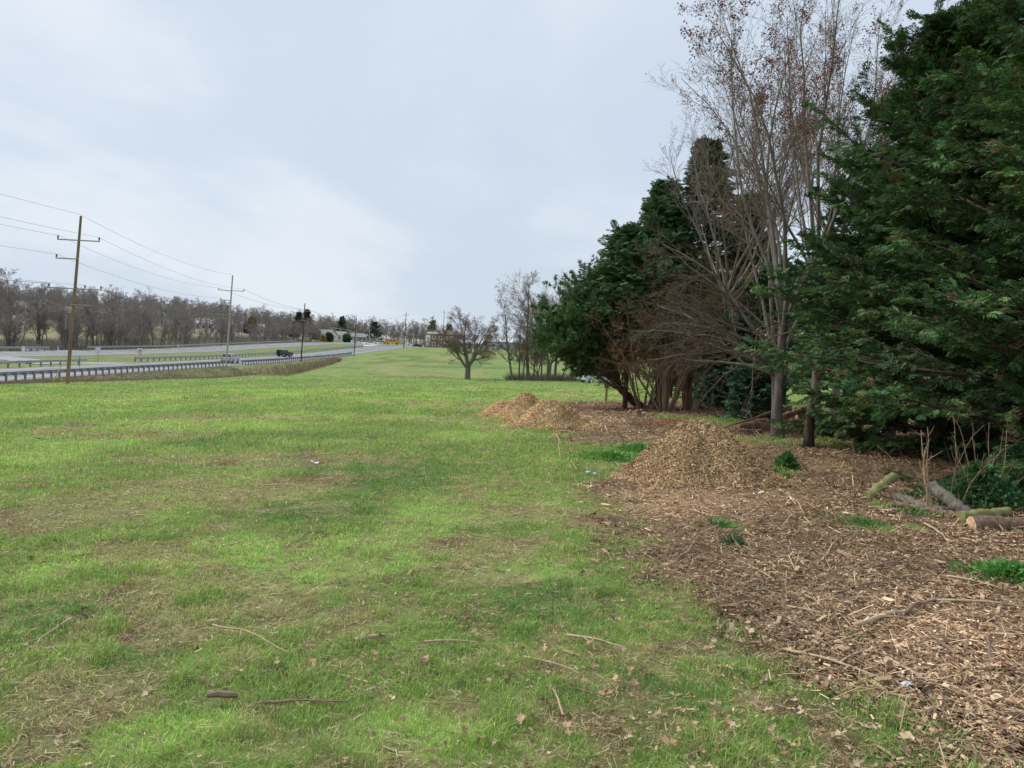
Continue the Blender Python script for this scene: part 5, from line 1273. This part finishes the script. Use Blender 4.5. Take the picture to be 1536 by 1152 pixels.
# cars behind the trees on the right
for px, py, D, p_, lab in ((896, 567, 95, silver_p, 'silver parked car seen beneath the leaning pine, beyond the marker posts'), (1072, 568, 55, white_p, 'white parked car glimpsed between the fanning stems and the small dark evergreen'), (735, 525, 290, silver_p, 'distant silver car behind the lone spreading tree'), (752, 525, 292, grey_p, 'distant grey car behind the gap between the bare trees'), (786, 525, 290, blk_p, 'distant black car behind the tall bare tree of the clump')):
    x = BX(px, D); car(x, D, R(5 + px % 30), p_, lab, 'suv' if px % 2 else 'sedan')

# ------------------------------------------------------------------ houses
roof_g = mat('grey_shingles', (.20, .20, .20), .95, .15, 4.); roof_b = mat('brown_shingles', (.16, .12, .10), .95, .15, 4.); roof_w = mat('pale_roof', (.55, .56, .57), .7, .05, 3.)
wall_w = mat('white_siding', (.62, .62, .6), .8, .05, 2.); wall_t = mat('tan_siding', (.42, .36, .26), .85, .07, 2.); wall_br = mat('house_brick', (.28, .15, .11), .9, .2, 5.); wall_g = mat('grey_siding', (.34, .35, .35), .85, .07, 2.)
trim_w = mat('white_trim', (.7, .7, .69), .6, .04, 3.); door_m = mat('door_paint', (.12, .08, .06), .6, .1, 3.)
def house(px, D, rz, L, Wd, H, wall, roof, label, pitch=.35, chim=False, gable=True, py_off=0, nm='house', shed_z=0.):
    x = BX(px, D); z = tz(x, D) - .3 + shed_z
    t = thing(nm, (x, D, z), label, 'house', None, rz); RH = Wd / 2 * pitch * 1.4
    k = MB(); k.prism([(-Wd / 2, -1.5), (-Wd / 2, H), (0, H + RH - .05), (Wd / 2, H), (Wd / 2, -1.5)], -L / 2, L / 2); w_ = k.build('wall', wall, t)
    o_ = .45; k = MB()
    for s in (-1, 1):
        a = np.array([0, H + RH]); b_ = np.array([s * (Wd / 2 + o_), H - RH * o_ / (Wd / 2)])
        k.prism([tuple(a + [0, .02]), tuple(b_ + [0, .02]), tuple(b_ + [0, .2]), tuple(a + [0, .2])][::s], -L / 2 - .4, L / 2 + .4)
    r_ = k.build('roof', roof, t)
    if chim: MB().box((Wd * .15, L * .15, H + RH + .3), (.8, .6, 1.8)).build('chimney', wall_br, r_)
    def win(cx, cy, cz, w2, h2, side):
        f = MB(); d = (.08, w2 + .16, h2 + .16) if side == 'x' else (w2 + .16, .08, h2 + .16); f.box((cx, cy, cz), d); f_ = f.build('window', trim_w, t)
        d2 = (.1, w2, h2) if side == 'x' else (w2, .1, h2); MB().box((cx, cy, cz), d2).build('pane', glass_m, f_)
    nw = max(2, int(L / 3))
    for s in (-1, 1):
        for i in range(nw):
            yy = -L / 2 + (i + .5) * L / nw
            if i == nw // 2: MB().box((s * Wd / 2, yy, 1.05), (.1, 1., 2.1)).build('door', door_m, t)
            else: win(s * (Wd / 2 + .01), yy, 1.55, 1.1, 1.2, 'x')
            if H > 4.5: win(s * (Wd / 2 + .01), yy, 4.3, 1., 1.2, 'x')
        for xx in (-Wd / 4, Wd / 4): win(xx, s * (L / 2 + .01), 1.55, 1., 1.2, 'y')
        if H > 4.5:
            for xx in (-Wd / 4, Wd / 4): win(xx, s * (L / 2 + .01), 4.3, 1., 1.2, 'y')
    return t
H_ = [(42, 262, 1.3, 13, 8, 3.0, wall_t, roof_b, 'tan house with brown roof seen through the bare trees at the left edge'),
      (62, 255, .3, 9, 7, 5.2, wall_w, roof_b, 'narrow two-storey white house behind the bare trees, second from the left edge'),
      (100, 250, 1.4, 12, 8, 3., wall_br, roof_b, 'low brick house behind the bare trees left of the brown utility pole'),
      (212, 300, 1.2, 16, 9, 5.2, wall_g, roof_g, 'large grey house with pale gable on the wooded hillside'),
      (165, 310, .9, 11, 8, 3., wall_w, roof_g, 'small white house on the hillside right of the brown utility pole'),
      (310, 330, 1.3, 12, 8, 3., wall_w, roof_w, 'white house with pale roof left of the pale grey utility pole'),
      (356, 350, 1.2, 12, 8, 3., wall_t, roof_g, 'tan house just right of the pale grey utility pole, behind bare trees'),
      (388, 370, 1.4, 10, 7, 3., wall_w, roof_w, 'small white house between the pale grey pole and the white-gabled house'),
      (428, 390, .25, 10, 7, 2.9, wall_t, roof_w, 'tan house with a bright white roof and gable above the dark vehicle'),
      (478, 420, 1.35, 17, 9, 3., wall_w, roof_g, 'long low house with grey roof behind the two dark green shrubs'),
      (506, 450, 1.2, 12, 9, 3., wall_w, roof_g, 'white house with grey roof between the round green shrubs'),
      (545, 500, 1.3, 15, 9, 3., wall_g, roof_g, 'long grey house on the lawn bank above the junction'),
      (520, 520, 1.1, 11, 8, 3., wall_w, roof_b, 'small white house left of the long grey one')]
for h_ in H_: house(*h_, chim=h_[0] in (212, 428, 545))
# brick building beside the road
bx, by = BX(664, 345), 345; z0 = tz(bx, by)
brick = mat('red_brick', (.27, .15, .11), .9, .25, 12., c2=(.2, .11, .08)); t = thing('brick_building', (bx, by, z0), 'two-storey red brick building with white windows and white sign panels', 'building', None, R(-12))
MB().box((0, 0, 2.9), (14, 10, 6.2)).build('wall', brick, t)
k = MB(); v = [[-7.4, -5.4, 6.], [7.4, -5.4, 6.], [7.4, 5.4, 6.], [-7.4, 5.4, 6.], [-3.5, 0, 7.9], [3.5, 0, 7.9], [-7.4, -5.4, 5.8], [7.4, -5.4, 5.8], [7.4, 5.4, 5.8], [-7.4, 5.4, 5.8]]
k.add(v, [[0, 1, 5, 4], [1, 2, 5], [2, 3, 4, 5], [3, 0, 4], [6, 7, 1, 0], [7, 8, 2, 1], [8, 9, 3, 2], [9, 6, 0, 3], [9, 8, 7, 6]]); k.build('roof', roof_b, t)
for lvl in (1.4, 4.3):
    for i, xx in enumerate((-5.4, -2.6, .4, 3., 5.6)):
        if lvl > 3 and i == 0: continue
        f = MB().box((xx, -5.03, lvl), (1.3, .12, 1.6)).build('window', trim_w, t); MB().box((xx, -5.06, lvl), (.9, .1, 1.2)).build('pane', glass_m, f)
    for yy in (-2.5, 2.5):
        f = MB().box((-7.03, yy, lvl), (.12, 1.3, 1.6)).build('window', trim_w, t); MB().box((-7.06, yy, lvl), (.1, .9, 1.2)).build('pane', glass_m, f)
MB().box((-5.3, -5.12, 3.9), (2.2, .1, 3.0)).build('sign_panel', trim_w, t); MB().box((-3.2, -5.5, 6.35), (4.6, .2, 1.1)).build('sign_board', sign_f, t)
k = MB().box((-5.3, -5.19, 3.9), (.9, .03, .9)); k.box((-5.3, -5.19, 3.1), (1.5, .03, .16)); k.box((-5.3, -5.19, 2.8), (1.2, .03, .12)); k.build('sign_print', mat('faded_print', (.35, .36, .4), .7), t)
# low commercial buildings and sheds beyond the field
for px, D, L_, W_, H, w_, r_, lab in ((706, 300, 9, 6, 2.4, wall_w, roof_w, 'white trailer-like building right of the brick building'), (770, 330, 26, 9, 3.2, wall_g, roof_w, 'long pale-roofed shed behind the bare tree clump'), (735, 345, 14, 8, 3., wall_w, roof_w, 'white shed behind the lone spreading tree'), (818, 320, 18, 9, 3., wall_g, roof_g, 'low grey shed behind the tallest bare tree of the clump'), (692, 345, 12, 8, 2.8, wall_br, roof_b, 'low brown building joined to the view right of the two-storey brick one')):
    house(px, D, R(85), L_, W_, H, w_, r_, lab, .25, nm='shed')

# ------------------------------------------------------------------ signals, lights, small evergreens by the junction
sig_y = mat('signal_yellow', (.5, .38, .06), .5, .05, 3.)
def mast(px, D, side, Lm, label):
    x = BX(px, D); t = thing('traffic_signal', (x, D, tz(x, D)), label, 'traffic signal')
    MB().tube([[0, 0, -.2], [0, 0, 6.2]], [.16, .12], 10).build('post', galv, t)
    a = MB(); a.tube([[0, 0, 5.0], [side * Lm * .3, 0, 5.9], [side * Lm, 0, 6.5]], [.09, .08, .06], 8); a.build('mast_arm', galv, t)
    for u in (.6, .95):
        s_ = MB().box((side * Lm * u, -.1, 5.6 + .4 * u), (.36, .3, 1.05), bev=.03).build('signal_head', sig_y, t)
        for j, c in enumerate((lamp_r, sig_y, mat('green_lens', (.03, .2, .08), .4))): q = MB(); q.tube([[side * Lm * u, -.26, 5.95 + .4 * u - j * .33], [side * Lm * u, -.29, 5.95 + .4 * u - j * .33]], [.11, .11], 10); q.build('lens', c if j != 1 else mat('amber_lens', (.35, .2, .03), .4), s_)
mast(620, 340, -1, 9, 'traffic signal on a long pale mast arm left of the brick building'); mast(534, 262, -1, 9, 'yellow traffic signals on a mast arm over the far lanes, beside the thin dark pole')
for px, D, H, lab in ((554, 300, 7.6, 'pale grey light post beyond the junction, left one'), (583, 330, 7, 'pale grey light post beyond the junction, right one')):
    x = BX(px, D); t = thing('light_post', (x, D, tz(x, D)), lab, 'light post'); MB().tube([[0, 0, -.2], [0, 0, H]], [.17, .1], 10).build('post', grey_pole, t); MB().box((.5, 0, H), (1.2, .2, .12), bev=.02).build('lamp_head', galv, t)
for px, D, lab in ((641, 322, 'white post at the left corner of the brick building'), (528, 285, 'small white island sign in the junction, left'), (610, 300, 'small white island sign in the junction, right')):
    x = BX(px, D); t = thing('junction_sign', (x, D, tz(x, D)), lab, 'road sign'); MB().tube([[0, 0, -.1], [0, 0, 1.9]], .06, 6).build('post', post_m, t); MB().box((0, -.08, 1.6), (.7, .04, .7)).build('panel', sign_f, t)
DG = [(.05, .10, .045), (.06, .12, .05), (.07, .135, .055)]
def gshrub(px, D, H, Rr, label, cols=DG, N=5000, nm='evergreen_shrub'): x = BX(px, D); return blobshrub(nm, (x, D, tz(x, D)), label, int(px), H * .8, Rr * .75, cols, 'shrub', N, .55, .3)
gshrub(474, 372, 6.4, 3.2, 'dark green conical shrub right of the white-gabled house'); gshrub(494, 375, 5.4, 2.8, 'rounded dark green shrub right of the yellow bush'); gshrub(520, 380, 4.4, 3., 'low dark green shrub above the far lanes, rightmost of three'); gshrub(441, 362, 4.2, 3.6, 'broad green shrub in front of the white-gabled house')
gshrub(484, 366, 3., 2.5, 'yellow flowering bush between the two dark green shrubs', [(.45, .34, .04), (.38, .28, .04), (.3, .26, .06)], 4000, 'yellow_bush')
gshrub(375, 300, 9., 4, 'reddish brown leafy tree in the hillside wood right of the pale grey pole', [(.22, .12, .06), (.18, .12, .07), (.25, .15, .07)], 4500, 'russet_tree')
for px, D, H, Rb, lab in ((447, 420, 13, 3.4, 'tall loose spruce rising above the wood left of the dark pole'), (460, 425, 15, 3.2, 'tall spruce directly behind the top of the dark pole'), (512, 470, 14, 4, 'dark spruce above the low houses'), (561, 480, 13, 5.5, 'broad dark pine above the junction between two light posts'), (648, 430, 14, 4, 'dark spruce behind the left part of the brick building'), (672, 440, 12, 3, 'dark narrow spruce behind the roof of the brick building')):
    x = BX(px, D); conifer('spruce_tree', (x, D, tz(x, D)), lab, int(px), H, Rb, 48, 6, 3, 1.1, base=2., pw=.95, cols=[(.085, .11, .075), (.10, .125, .08)], fw=.3, nl=2, trunk_r=.2, m=leafm_dull, tiltsd=.7)
